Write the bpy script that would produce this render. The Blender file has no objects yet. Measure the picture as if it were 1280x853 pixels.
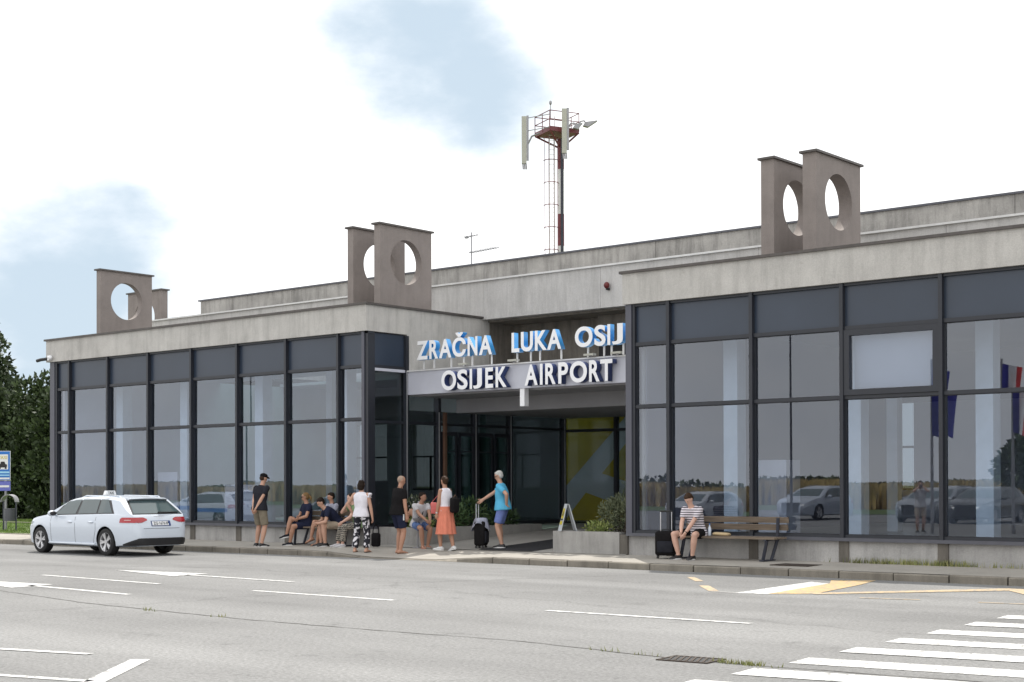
import bpy, bmesh, math, random
import numpy as np
from mathutils import Vector, Matrix

rng = random.Random(11)
R = math.radians
sc = bpy.context.scene
col = sc.collection

# ------------------------------------------------------------------ camera
cam = bpy.data.objects.new('camera', bpy.data.cameras.new('camera'))
col.objects.link(cam)
cam.data.sensor_width = 36.0
cam.data.lens = 36.0 * 1840.0 / 1280.0
cam.data.shift_y = 0.1282
cam.data.clip_start = 0.1
cam.data.clip_end = 3000
cam.matrix_world = (Matrix.Translation((26.4, -25.6, 1.67)) @ Matrix.Rotation(R(40.30), 4, 'Z')
                    @ Matrix.Rotation(R(90.5), 4, 'X') @ Matrix.Rotation(R(-0.15), 4, 'Z'))
sc.camera = cam
# ------------------------------------------------------------------ sun
SUN_EL = R(61)
to_sun = Vector((-math.cos(SUN_EL) * .7071, math.cos(SUN_EL) * .7071, math.sin(SUN_EL)))
sl = bpy.data.lights.new('sun', 'SUN')
sl.energy = 3.3
sl.angle = R(0.6)
sl.color = (1.0, .95, .87)
so = bpy.data.objects.new('sun', sl)
col.objects.link(so)
so.rotation_euler = to_sun.to_track_quat('Z', 'Y').to_euler()
so.location = (0, 0, 60)
# ------------------------------------------------------------------ world
wd = bpy.data.worlds.new('World')
sc.world = wd
wd.use_nodes = True
wn, wl = wd.node_tree.nodes, wd.node_tree.links
wn.clear()
w_out = wn.new('ShaderNodeOutputWorld')
w_bg = wn.new('ShaderNodeBackground')
w_bg.inputs['Strength'].default_value = 0.1
sky = wn.new('ShaderNodeTexSky')
sky.sky_type = 'NISHITA'
sky.sun_disc = False
sky.sun_elevation = SUN_EL
sky.sun_rotation = R(-45)
tc = wn.new('ShaderNodeTexCoord')
def wnoise(scale, detail, stretch, off=0.0):
    mp = wn.new('ShaderNodeMapping')
    mp.inputs['Scale'].default_value = (1, 1, stretch)
    mp.inputs['Location'].default_value = (off, off * .7, 0)
    wl.new(tc.outputs['Generated'], mp.inputs['Vector'])
    n = wn.new('ShaderNodeTexNoise')
    n.inputs['Scale'].default_value = scale
    n.inputs['Detail'].default_value = detail
    n.inputs['Roughness'].default_value = .55
    wl.new(mp.outputs[0], n.inputs['Vector'])
    return n.outputs['Fac']
def wmath(op, a, b=None, c=None):
    m = wn.new('ShaderNodeMath')
    m.operation = op
    for i, v in enumerate((a, b, c)):
        if v is None: continue
        if isinstance(v, (int, float)): m.inputs[i].default_value = v
        else: wl.new(v, m.inputs[i])
    return m.outputs[0]
def wrange(v, a, b, c=0.0, d=1.0):
    m = wn.new('ShaderNodeMapRange')
    m.interpolation_type = 'SMOOTHSTEP'
    wl.new(v, m.inputs[0])
    for i, x in enumerate((a, b, c, d)): m.inputs[i + 1].default_value = x
    return m.outputs[0]
n_big = wnoise(2.2, 5, 1.9)
n_mid = wnoise(5.5, 7, 2.2, 3.1)
gap = wrange(n_big, .55, .74)                      # scattered blue gaps over the whole sky
def opening(d, cosr0, cosr1):
    dp = wn.new('ShaderNodeVectorMath')
    dp.operation = 'DOT_PRODUCT'
    wl.new(tc.outputs['Generated'], dp.inputs[0])
    dp.inputs[1].default_value = Vector(d).normalized()
    return wrange(dp.outputs['Value'], cosr0, cosr1)
ops = [(opening((-0.8466, 0.5046, 0.1692), 0.9954, 1.0), 0.65),
       (opening((-0.821, 0.5461, 0.1666), 0.99619, 1.0), 0.75),
       (opening((-0.7928, 0.5878, 0.161), 0.9978, 1.0), 0.55),
       (opening((-0.8441, 0.5258, 0.1047), 0.99588, 1.0), 0.8),
       (opening((-0.8177, 0.5681, 0.0931), 0.99705, 1.0), 0.55),
       (opening((-0.8593, 0.5065, 0.0709), 0.99619, 1.0), 0.7),
       (opening((-0.695, 0.6531, 0.3007), 0.99731, 1.0), 0.6),
       (opening((-0.6706, 0.6869, 0.2802), 0.99649, 1.0), 0.95),
       (opening((-0.6423, 0.7179, 0.2685), 0.99705, 1.0), 0.8),
       (opening((-0.6166, 0.7444, 0.2562), 0.99803, 1.0), 0.65),
       (opening((-0.634, 0.7088, 0.3092), 0.99756, 1.0), 0.5),
       (opening((-0.6989, 0.6854, 0.2044), 0.99897, 1.0), 0.4),
       (opening((-0.5984, 0.7764, 0.198), 0.99881, 1.0), 0.42),
       (opening((-0.6423, 0.7376, 0.2086), 0.99881, 1.0), 0.4),
       (opening((-.78, .20, .25), .96, 1.0), .6), (opening((-.30, .90, .40), .98, 1.0), .5)]
field = wmath('MULTIPLY', gap, .5)
for o, k in ops: field = wmath('MULTIPLY_ADD', o, k, field)
n_edge = wnoise(15, 8, 2.0, 5.3)
field = wmath('MULTIPLY_ADD', wmath('SUBTRACT', n_edge, .5), 2.0, field)
field = wmath('MULTIPLY_ADD', wmath('SUBTRACT', n_mid, .5), 2.2, field)
m = wmath('MULTIPLY', wrange(field, .18, 1.95), .95)
shade = wrange(n_mid, .30, .70)
mixc = wn.new('ShaderNodeMix')
mixc.data_type = 'RGBA'
wl.new(shade, mixc.inputs['Factor'])
mixc.inputs['A'].default_value = (10.6, 10.8, 11.1, 1)   # thin grey-white veil
mixc.inputs['B'].default_value = (12.6, 12.5, 12.3, 1)  # bright cloud
veil = wn.new('ShaderNodeMix')                          # blue seen through thin haze
veil.data_type = 'RGBA'
veil.inputs['Factor'].default_value = .96
wl.new(sky.outputs[0], veil.inputs['A'])
veil.inputs['B'].default_value = (4.9, 6.0, 7.0, 1)
mixs = wn.new('ShaderNodeMix')
mixs.data_type = 'RGBA'
wl.new(m, mixs.inputs['Factor'])
wl.new(mixc.outputs['Result'], mixs.inputs['A'])
wl.new(veil.outputs['Result'], mixs.inputs['B'])
wl.new(mixs.outputs['Result'], w_bg.inputs['Color'])
wl.new(w_bg.outputs[0], w_out.inputs['Surface'])
sc.view_settings.view_transform = 'Standard'
sc.view_settings.look = 'None'
sc.view_settings.gamma = 1
sc.view_settings.use_curve_mapping = False
sc.view_settings.exposure = 0.3
sc.render.engine = 'CYCLES'
sc.cycles.max_bounces = 8
sc.cycles.transparent_max_bounces = 12

# ------------------------------------------------------------------ materials
def new_mat(name):
    m = bpy.data.materials.new(name)
    m.use_nodes = True
    nt = m.node_tree
    b = nt.nodes['Principled BSDF']
    return m, nt, b
def tex(nt, kind, scale, detail=3, stretch=None, coord='Object', rough=.55):
    t = nt.nodes.new('ShaderNodeTexCoord')
    src = t.outputs[coord]
    if stretch:
        mp = nt.nodes.new('ShaderNodeMapping')
        mp.inputs['Scale'].default_value = stretch
        nt.links.new(src, mp.inputs['Vector'])
        src = mp.outputs[0]
    n = nt.nodes.new('ShaderNodeTexNoise' if kind == 'NOISE' else 'ShaderNodeTexVoronoi')
    n.inputs['Scale'].default_value = scale
    if kind == 'NOISE':
        n.inputs['Detail'].default_value = detail
        n.inputs['Roughness'].default_value = rough
    nt.links.new(src, n.inputs['Vector'])
    return n
def ramp(nt, src, stops):
    r = nt.nodes.new('ShaderNodeValToRGB')
    e = r.color_ramp.elements
    while len(e) < len(stops): e.new(.5)
    for x, (p, c) in zip(e, stops):
        x.position = p
        x.color = (c, c, c, 1) if isinstance(c, (int, float)) else (*c, 1)
    nt.links.new(src, r.inputs[0])
    return r.outputs[0]
def mulc(nt, a, b, fac=1.0, mode='MULTIPLY'):
    m = nt.nodes.new('ShaderNodeMix')
    m.data_type = 'RGBA'
    m.blend_type = mode
    m.inputs['Factor'].default_value = fac
    for s, v in (('A', a), ('B', b)):
        if isinstance(v, tuple): m.inputs[s].default_value = (*v, 1)
        else: nt.links.new(v, m.inputs[s])
    return m.outputs['Result']
def M(name, c, rough=.55, metal=0.0, var=.12, vs=4.0, bump=0.0, bs=60.0, spec=None, coat=0.0, stretch=None):
    m, nt, b = new_mat(name)
    b.inputs['Roughness'].default_value = rough
    b.inputs['Metallic'].default_value = metal
    if spec is not None: b.inputs['Specular IOR Level'].default_value = spec
    if coat:
        b.inputs['Coat Weight'].default_value = coat
        b.inputs['Coat Roughness'].default_value = .04
    n = tex(nt, 'NOISE', vs, 4, stretch)
    f = ramp(nt, n.outputs['Fac'], [(.28, 1 - var * 1.6), (.72, 1 + var * .6)])
    nt.links.new(mulc(nt, tuple(c), f), b.inputs['Base Color'])
    if bump:
        n2 = tex(nt, 'NOISE', bs, 3)
        bp = nt.nodes.new('ShaderNodeBump')
        bp.inputs['Strength'].default_value = bump
        bp.inputs['Distance'].default_value = .01
        nt.links.new(n2.outputs['Fac'], bp.inputs['Height'])
        nt.links.new(bp.outputs[0], b.inputs['Normal'])
    return m
def concrete(name, c, streak=.35, patch=.25, dark=(.12, .115, .105)):
    m, nt, b = new_mat(name)
    b.inputs['Roughness'].default_value = .85
    big = tex(nt, 'NOISE', .9, 6, (1, 1, 1.2), rough=.65)
    st = tex(nt, 'NOISE', 3.6, 6, (1, 1, .14), rough=.72)
    fine = tex(nt, 'NOISE', 55, 3)
    bl = tex(nt, 'NOISE', 2.6, 8, rough=.75)
    c1 = mulc(nt, tuple(c), ramp(nt, big.outputs['Fac'], [(.3, 1 - patch), (.7, 1.06)]))
    c2 = mulc(nt, c1, ramp(nt, st.outputs['Fac'], [(.25, 1 - streak), (.55, 1.0)]))
    c3 = mulc(nt, c2, ramp(nt, fine.outputs['Fac'], [(.3, .86), (.7, 1.06)]))
    fm = ramp(nt, bl.outputs['Fac'], [(.60, 0.0), (.74, .55)])
    mx = nt.nodes.new('ShaderNodeMix')
    mx.data_type = 'RGBA'
    nt.links.new(fm, mx.inputs['Factor'])
    nt.links.new(c3, mx.inputs['A'])
    mx.inputs['B'].default_value = (*dark, 1)
    nt.links.new(mx.outputs['Result'], b.inputs['Base Color'])
    bp = nt.nodes.new('ShaderNodeBump')
    bp.inputs['Strength'].default_value = .25
    bp.inputs['Distance'].default_value = .01
    nt.links.new(fine.outputs['Fac'], bp.inputs['Height'])
    nt.links.new(bp.outputs[0], b.inputs['Normal'])
    return m
def glass_mat(name, tint, ior=2.2, rough=0.0):
    m, nt, b = new_mat(name)
    nt.nodes.remove(b)
    o = nt.nodes['Material Output']
    tr = nt.nodes.new('ShaderNodeBsdfTransparent')
    tr.inputs[0].default_value = (*tint, 1)
    gl = nt.nodes.new('ShaderNodeBsdfGlossy')
    gl.inputs['Roughness'].default_value = rough
    gl.inputs['Color'].default_value = (.86, .91, 1, 1)
    fr = nt.nodes.new('ShaderNodeFresnel')
    fr.inputs['IOR'].default_value = ior
    mx = nt.nodes.new('ShaderNodeMixShader')
    ge = nt.nodes.new('ShaderNodeNewGeometry')      # a pane is a thin box: it mirrors on the side met first only
    mm = nt.nodes.new('ShaderNodeMath')
    mm.operation = 'MULTIPLY_ADD'
    nt.links.new(ge.outputs['Backfacing'], mm.inputs[0])
    mm.inputs[1].default_value = -1.0
    mm.inputs[2].default_value = 1.0
    m2 = nt.nodes.new('ShaderNodeMath')
    m2.operation = 'MULTIPLY'
    nt.links.new(fr.outputs[0], m2.inputs[0])
    nt.links.new(mm.outputs[0], m2.inputs[1])
    nt.links.new(m2.outputs[0], mx.inputs[0])
    nt.links.new(tr.outputs[0], mx.inputs[1])
    nt.links.new(gl.outputs[0], mx.inputs[2])
    nt.links.new(mx.outputs[0], o.inputs['Surface'])
    return m
def leaf_mat(name, c1, c2):
    m, nt, b = new_mat(name)
    b.inputs['Roughness'].default_value = .65
    g = nt.nodes.new('ShaderNodeNewGeometry')
    mx = nt.nodes.new('ShaderNodeMix')
    mx.data_type = 'RGBA'
    nt.links.new(g.outputs['Random Per Island'], mx.inputs['Factor'])
    mx.inputs['A'].default_value = (*c1, 1)
    mx.inputs['B'].default_value = (*c2, 1)
    n = tex(nt, 'NOISE', .8, 3)
    nt.links.new(mulc(nt, mx.outputs['Result'], ramp(nt, n.outputs['Fac'], [(.3, .6), (.7, 1.25)])), b.inputs['Base Color'])
    return m
def asphalt():
    m, nt, b = new_mat('asphalt')
    b.inputs['Roughness'].default_value = .9
    big = tex(nt, 'NOISE', .16, 6, rough=.6)
    band = tex(nt, 'NOISE', .45, 5, (.16, 1, 1), rough=.6)
    fine = tex(nt, 'NOISE', 24, 3, rough=.7)
    vf = tex(nt, 'VORONOI', 62)
    spot = tex(nt, 'NOISE', 1.3, 7, rough=.75)
    c = mulc(nt, (.238, .238, .236), ramp(nt, big.outputs['Fac'], [(.3, .80), (.7, 1.12)]))
    c = mulc(nt, c, ramp(nt, band.outputs['Fac'], [(.3, .80), (.65, 1.07)]))
    c = mulc(nt, c, ramp(nt, fine.outputs['Fac'], [(.32, .70), (.68, 1.27)]))
    c = mulc(nt, c, ramp(nt, vf.outputs['Distance'], [(.0, 1.12), (.6, .86)]))
    c = mulc(nt, c, ramp(nt, spot.outputs['Fac'], [(.30, .66), (.43, 1.0)]))
    for yc, amp in ((-4.9, .90), (-6.6, .88), (-8.0, .92), (-12.0, .90), (-15.6, .90), (-17.2, .92)):   # wheel tracks along the lanes
        tt = nt.nodes.new('ShaderNodeTexCoord')
        sp_ = nt.nodes.new('ShaderNodeSeparateXYZ')
        nt.links.new(tt.outputs['Object'], sp_.inputs[0])
        ma = nt.nodes.new('ShaderNodeMath')
        ma.operation = 'MULTIPLY_ADD'
        nt.links.new(band.outputs['Fac'], ma.inputs[0])
        ma.inputs[1].default_value = 1.6
        nt.links.new(sp_.outputs['Y'], ma.inputs[2])
        mb_ = nt.nodes.new('ShaderNodeMath')
        mb_.operation = 'ADD'
        nt.links.new(ma.outputs[0], mb_.inputs[0])
        mb_.inputs[1].default_value = -yc - .8
        mc = nt.nodes.new('ShaderNodeMath')
        mc.operation = 'ABSOLUTE'
        nt.links.new(mb_.outputs[0], mc.inputs[0])
        c = mulc(nt, c, ramp(nt, mc.outputs[0], [(.05, amp), (.55, 1.0)]))
    cr = tex(nt, 'VORONOI', .06)
    cr.feature = 'DISTANCE_TO_EDGE'
    wob = tex(nt, 'NOISE', 1.1, 5)
    ad = nt.nodes.new('ShaderNodeVectorMath')
    ad.operation = 'MULTIPLY_ADD'
    nt.links.new(wob.outputs['Color'], ad.inputs[0])
    ad.inputs[1].default_value = (1.2, 1.2, 0)
    t = nt.nodes.new('ShaderNodeTexCoord')
    nt.links.new(t.outputs['Object'], ad.inputs[2])
    nt.links.new(ad.outputs[0], cr.inputs['Vector'])
    c = mulc(nt, c, ramp(nt, cr.outputs['Distance'], [(.0, .80), (.0018, 1.0)]))
    nt.links.new(c, b.inputs['Base Color'])
    bp = nt.nodes.new('ShaderNodeBump')
    bp.inputs['Strength'].default_value = .35
    bp.inputs['Distance'].default_value = .008
    nt.links.new(fine.outputs['Fac'], bp.inputs['Height'])
    nt.links.new(bp.outputs[0], b.inputs['Normal'])
    return m
def paint(name, c, wear=.42):
    """road paint, worn through to the asphalt in small chips"""
    m, nt, b = new_mat(name)
    b.inputs['Roughness'].default_value = .75
    n = tex(nt, 'NOISE', 9, 8, rough=.8)
    n2 = tex(nt, 'NOISE', 1.1, 3)
    f = ramp(nt, n.outputs['Fac'], [(wear - .07, 1.0), (wear + .03, 0.0)])
    mx = nt.nodes.new('ShaderNodeMix')
    mx.data_type = 'RGBA'
    nt.links.new(f, mx.inputs['Factor'])
    nt.links.new(mulc(nt, tuple(c), ramp(nt, n2.outputs['Fac'], [(.3, .85), (.7, 1.04)])), mx.inputs['A'])
    mx.inputs['B'].default_value = (.235, .234, .23, 1)
    nt.links.new(mx.outputs['Result'], b.inputs['Base Color'])
    return m
def pattern(name, kind, c1, c2, scale, th=.5, stretch=None):
    m, nt, b = new_mat(name)
    b.inputs['Roughness'].default_value = .85
    if kind == 'STRIPE' or kind == 'ZIGZAG':
        t = nt.nodes.new('ShaderNodeTexCoord')
        n = nt.nodes.new('ShaderNodeTexWave')
        n.bands_direction = 'Z'
        n.inputs['Scale'].default_value = scale
        n.inputs['Distortion'].default_value = 0 if kind == 'STRIPE' else 3.0
        n.inputs['Detail'].default_value = 0
        n.inputs['Detail Scale'].default_value = 5
        nt.links.new(t.outputs['Object'], n.inputs['Vector'])
        v = n.outputs['Fac']
    else:
        v = tex(nt, 'NOISE', scale, 1.5, stretch).outputs['Fac']
    mx = nt.nodes.new('ShaderNodeMix')
    mx.data_type = 'RGBA'
    nt.links.new(ramp(nt, v, [(th - .03, 0.0), (th + .03, 1.0)]), mx.inputs['Factor'])
    mx.inputs['A'].default_value = (*c1, 1)
    mx.inputs['B'].default_value = (*c2, 1)
    nt.links.new(mx.outputs['Result'], b.inputs['Base Color'])
    return m

MT = {}
MT['fascia'] = concrete('fascia_concrete', (.54, .525, .50), .28, .18, (.28, .265, .24))
MT['fascia_side'] = MT['fascia']
MT['band'] = concrete('painted_band_concrete', (.58, .57, .56), .30, .12, (.34, .33, .31))
MT['parapet'] = concrete('weathered_parapet_concrete', (.47, .455, .435), .55, .35, (.17, .16, .15))
MT['slab'] = concrete('brown_grey_concrete', (.285, .250, .235), .14, .24, (.19, .165, .155))
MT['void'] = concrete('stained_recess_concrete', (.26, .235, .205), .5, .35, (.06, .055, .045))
MT['plinth'] = concrete('plinth_concrete', (.46, .45, .44), .35, .25, (.2, .19, .17))
MT['pier'] = concrete('dark_stained_concrete', (.17, .155, .135), .55, .3, (.06, .055, .045))
MT['planter'] = concrete('planter_concrete', (.40, .39, .375), .3, .25, (.17, .165, .15))
MT['pavement'] = concrete('pavement_concrete', (.40, .375, .335), .02, .22, (.22, .205, .18))
MT['kerb'] = concrete('kerb_concrete', (.27, .245, .205), .3, .4, (.075, .07, .055))
MT['ramp'] = concrete('ramp_concrete', (.38, .365, .34), .02, .2, (.2, .19, .17))
MT['coping'] = M('dark_coping_sheet', (.10, .09, .085), .5, .3, .15, 6)
MT['flash'] = M('white_flashing', (.72, .72, .72), .5, 0, .08)
MT['frame'] = M('anthracite_frame', (.022, .025, .034), .42, .0, .08, 3)
MT['frame2'] = M('grey_corner_frame', (.085, .088, .112), .45, 0, .06, 3)
MT['sill'] = M('sill_sheet', (.095, .098, .118), .45, .1, .1, 3)
MT['alu'] = M('aluminium', (.6, .61, .63), .35, .6, .05)
MT['spandrel'] = M('slate_spandrel', (.029, .043, .070), .35, 0, .10, .7, spec=.6)
MT['glass'] = glass_mat('window_glass', (.86, .90, .96), 2.2)
MT['glass_side'] = glass_mat('entrance_glass', (.43, .45, .455), 1.6)
MT['glass_rear'] = glass_mat('recess_rear_glass', (.66, .69, .70), 1.6)
MT['glass_air'] = glass_mat('airside_glass', (.40, .43, .44), 1.6)
MT['glass_door'] = glass_mat('door_glass', (.60, .78, .73), 1.8)
MT['blind'] = M('pale_roller_blind', (.32, .33, .35), .8, 0, .02)
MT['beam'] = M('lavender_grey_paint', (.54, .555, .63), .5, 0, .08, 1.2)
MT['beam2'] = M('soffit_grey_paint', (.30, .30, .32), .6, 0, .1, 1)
MT['inwall'] = M('interior_white_wall', (.62, .63, .66), .8, 0, .08, .6)
MT['inwall_dim'] = M('interior_wall_dimmed', (.20, .20, .24), .8, 0, .08, .6)  # dimness of the right wing interior put into the wall colour
MT['incol'] = M('interior_column_paint', (.52, .58, .60), .6, 0, .05)
MT['infloor'] = M('interior_floor', (.15, .15, .16), .3, 0, .1)
MT['dark'] = M('black_panel', (.012, .012, .014), .5)
MT['roof'] = M('roof_felt', (.13, .13, .125), .9, 0, .2)
MT['white'] = M('white_face', (.86, .87, .90), .4, 0, .03)
MT['blue'] = M('sky_blue_return', (.05, .30, .66), .35, 0, .10, 8)
MT['navy'] = M('navy_return', (.032, .055, .17), .4, 0, .05)
MT['olive'] = M('yellow_mural', (.72, .47, .03), .6, 0, .06, 1)
MT['mgrey'] = M('grey_mural', (.76, .69, .74), .6, 0, .06, 1)
MT['mat'] = M('black_door_mat', (.018, .018, .022), .95, 0, .2, 12, .5, 120)
MT['asphalt'] = asphalt()
MT['pwhite'] = paint('white_road_paint', (.70, .70, .69), .475)
MT['pwhite2'] = paint('worn_white_road_paint', (.62, .61, .59), .49)
MT['porange'] = paint('orange_road_paint', (.60, .42, .20), .48)
MT['porange2'] = paint('faded_orange_road_paint', (.57, .43, .26), .49)
MT['grass'] = M('lawn_soil', (.10, .15, .04), .95, 0, .3, 2)
MT['blade'] = leaf_mat('grass_blades', (.10, .20, .025), (.24, .33, .07))
MT['weed'] = leaf_mat('dry_weeds', (.16, .20, .05), (.34, .32, .14))
MT['corn'] = leaf_mat('ripe_corn', (.38, .28, .10), (.54, .42, .18))
MT['farwood'] = leaf_mat('far_leaves', (.05, .075, .035), (.11, .14, .06))
MT['thuja'] = leaf_mat('dark_evergreen', (.016, .032, .010), (.068, .105, .030))
MT['spruce'] = leaf_mat('spruce_needles', (.018, .034, .014), (.062, .095, .034))
MT['broad'] = leaf_mat('broad_leaves', (.03, .06, .015), (.07, .12, .03))
MT['bark'] = M('bark', (.09, .07, .05), .9, 0, .3, 8, .5, 20)
MT['shrubg'] = leaf_mat('grey_green_leaves', (.075, .10, .05), (.19, .21, .12))
MT['shruby'] = leaf_mat('yellow_green_leaves', (.16, .22, .05), (.36, .40, .14))
MT['shrubd'] = leaf_mat('deep_green_leaves', (.03, .07, .025), (.09, .15, .05))
MT['flower'] = M('pale_flowers', (.7, .68, .72), .7)
MT['soil'] = M('soil', (.06, .045, .035), .95, 0, .3, 10)
MT['red'] = M('red_mast_paint', (.17, .035, .045), .45, 0, .15)
MT['mastwhite'] = M('white_mast_paint', (.72, .72, .73), .45, 0, .08)
MT['galv'] = M('galvanised_steel', (.33, .33, .35), .45, .5, .1)
MT['antenna'] = M('antenna_radome', (.45, .45, .40), .55, 0, .06)
MT['black'] = M('black_plastic', (.014, .014, .016), .45, 0, .1)
MT['rubber'] = M('tyre_rubber', (.016, .016, .017), .8, 0, .15)
MT['carpaint'] = M('white_car_paint', (.60, .655, .735), .28, 0, .02, 1, coat=.6)
MT['carglass'] = M('car_window_glass', (.055, .085, .092), .04, 0, .05, spec=.9)
MT['trim'] = M('dark_car_trim', (.02, .018, .02), .3, 0, .05)
MT['rim'] = M('alloy_rim', (.62, .62, .64), .3, .55, .05)
MT['tail'] = M('red_tail_lamp', (.40, .012, .02), .12, 0, .1, 20, spec=.8)
MT['tail2'] = M('clear_lamp_bar', (.62, .42, .40), .2)
MT['headl'] = M('headlamp_lens', (.55, .58, .62), .1, .2)
MT['wood'] = M('weathered_bench_wood', (.20, .155, .115), .8, 0, .25, 5, .4, 30, stretch=(.4, 6, 6))
MT['steel'] = M('dark_bench_steel', (.05, .055, .075), .5, .3, .1)
MT['skin'] = M('skin', (.50, .29, .205), .55, 0, .06, 6)
MT['skin_tan'] = M('tanned_skin', (.42, .225, .15), .55, 0, .06, 6)
MT['skin_pale'] = M('pale_skin', (.60, .37, .285), .55, 0, .06, 6)
MT['lip'] = M('lips', (.38, .13, .11), .5)
MT['eye'] = M('dark_eye', (.02, .015, .012), .2)
MT['hair_dark'] = M('dark_brown_hair', (.020, .012, .008), .55, 0, .3, 30, spec=.12)
MT['hair_brown'] = M('brown_hair', (.05, .027, .016), .55, 0, .3, 30, spec=.12)
MT['hair_blond'] = M('dark_blond_hair', (.22, .135, .06), .55, 0, .3, 30, spec=.12)
MT['hair_grey'] = M('grey_hair', (.52, .52, .50), .6, 0, .2, 30, spec=.12)
MT['hair_stub'] = M('shaved_grey_hair', (.38, .28, .22), .6, 0, .15, 30, spec=.12)
def cloth(name, c, var=.16): return M(name, c, .95, 0, var, 7, .3, 25, spec=.08)
MT['c_charcoal'] = cloth('charcoal_cotton', (.026, .027, .034))
MT['c_black'] = cloth('black_cotton', (.014, .013, .014))
MT['c_navy'] = cloth('navy_cotton', (.022, .026, .052))
MT['c_khaki'] = cloth('khaki_cotton', (.235, .205, .155))
MT['c_beige'] = cloth('beige_cotton', (.38, .31, .24))
MT['c_white'] = cloth('white_cotton', (.76, .74, .80), .08)
MT['c_lgrey'] = cloth('light_grey_cotton', (.55, .54, .56), .1)
MT['c_sky'] = cloth('sky_blue_cotton', (.11, .44, .68), .1)
MT['c_blue'] = cloth('blue_shorts_cotton', (.15, .20, .45), .15)
MT['c_denim'] = cloth('denim', (.13, .20, .40), .25)
MT['c_green'] = cloth('sage_cotton', (.16, .23, .12), .15)
MT['c_coral'] = cloth('coral_cotton', (.68, .23, .155), .1)
MT['c_coral2'] = M('coral_leather', (.70, .17, .16), .45)
MT['c_red'] = M('red_sandal', (.50, .10, .09), .6)
MT['c_floral'] = pattern('floral_print', 'NOISE', (.012, .012, .02), (.72, .70, .74), 10, .56)
MT['c_zigzag'] = pattern('zigzag_print', 'ZIGZAG', (.34, .31, .26), (.03, .028, .028), 7, .5)
MT['c_stripe'] = pattern('stripe_print', 'STRIPE', (.74, .70, .74), (.06, .05, .075), 6.5, .62)
MT['c_flame'] = cloth('grey_jacket', (.36, .37, .45), .3)
MT['sole'] = M('white_sole', (.72, .72, .72), .7)
MT['leather'] = M('brown_leather', (.13, .07, .045), .6)
MT['signblue'] = M('sign_blue', (.02, .17, .56), .35, 0, .03)
MT['signviolet'] = M('sign_violet_blue', (.14, .16, .52), .35, 0, .03)
MT['signwhite'] = M('sign_white', (.78, .79, .80), .35, 0, .03)
MT['signlight'] = M('sign_light_blue', (.35, .66, .85), .35, 0, .03)
MT['signyellow'] = M('sign_yellow', (.62, .50, .03), .4, 0, .03)
MT['floorsign'] = M('floor_sign_plastic', (.50, .53, .56), .4, 0, .05)
MT['platedark'] = M('plate_blue', (.02, .05, .18), .4)
MT['iron'] = M('cast_iron', (.06, .045, .035), .7, .3, .2, 12)
MT['bottle'] = M('clear_plastic_bottle', (.62, .68, .78), .12, 0, .05, spec=.8)
MT['paper'] = M('brown_paper', (.50, .38, .22), .8, 0, .1)
MT['flagblue'] = M('flag_navy', (.03, .03, .28), .7)
MT['flagred'] = M('flag_red', (.55, .04, .04), .7)
MT['yellow'] = M('flag_gold', (.7, .55, .05), .6)
MT['beacon'] = M('red_beacon_lens', (.12, .010, .010), .4)

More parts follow.
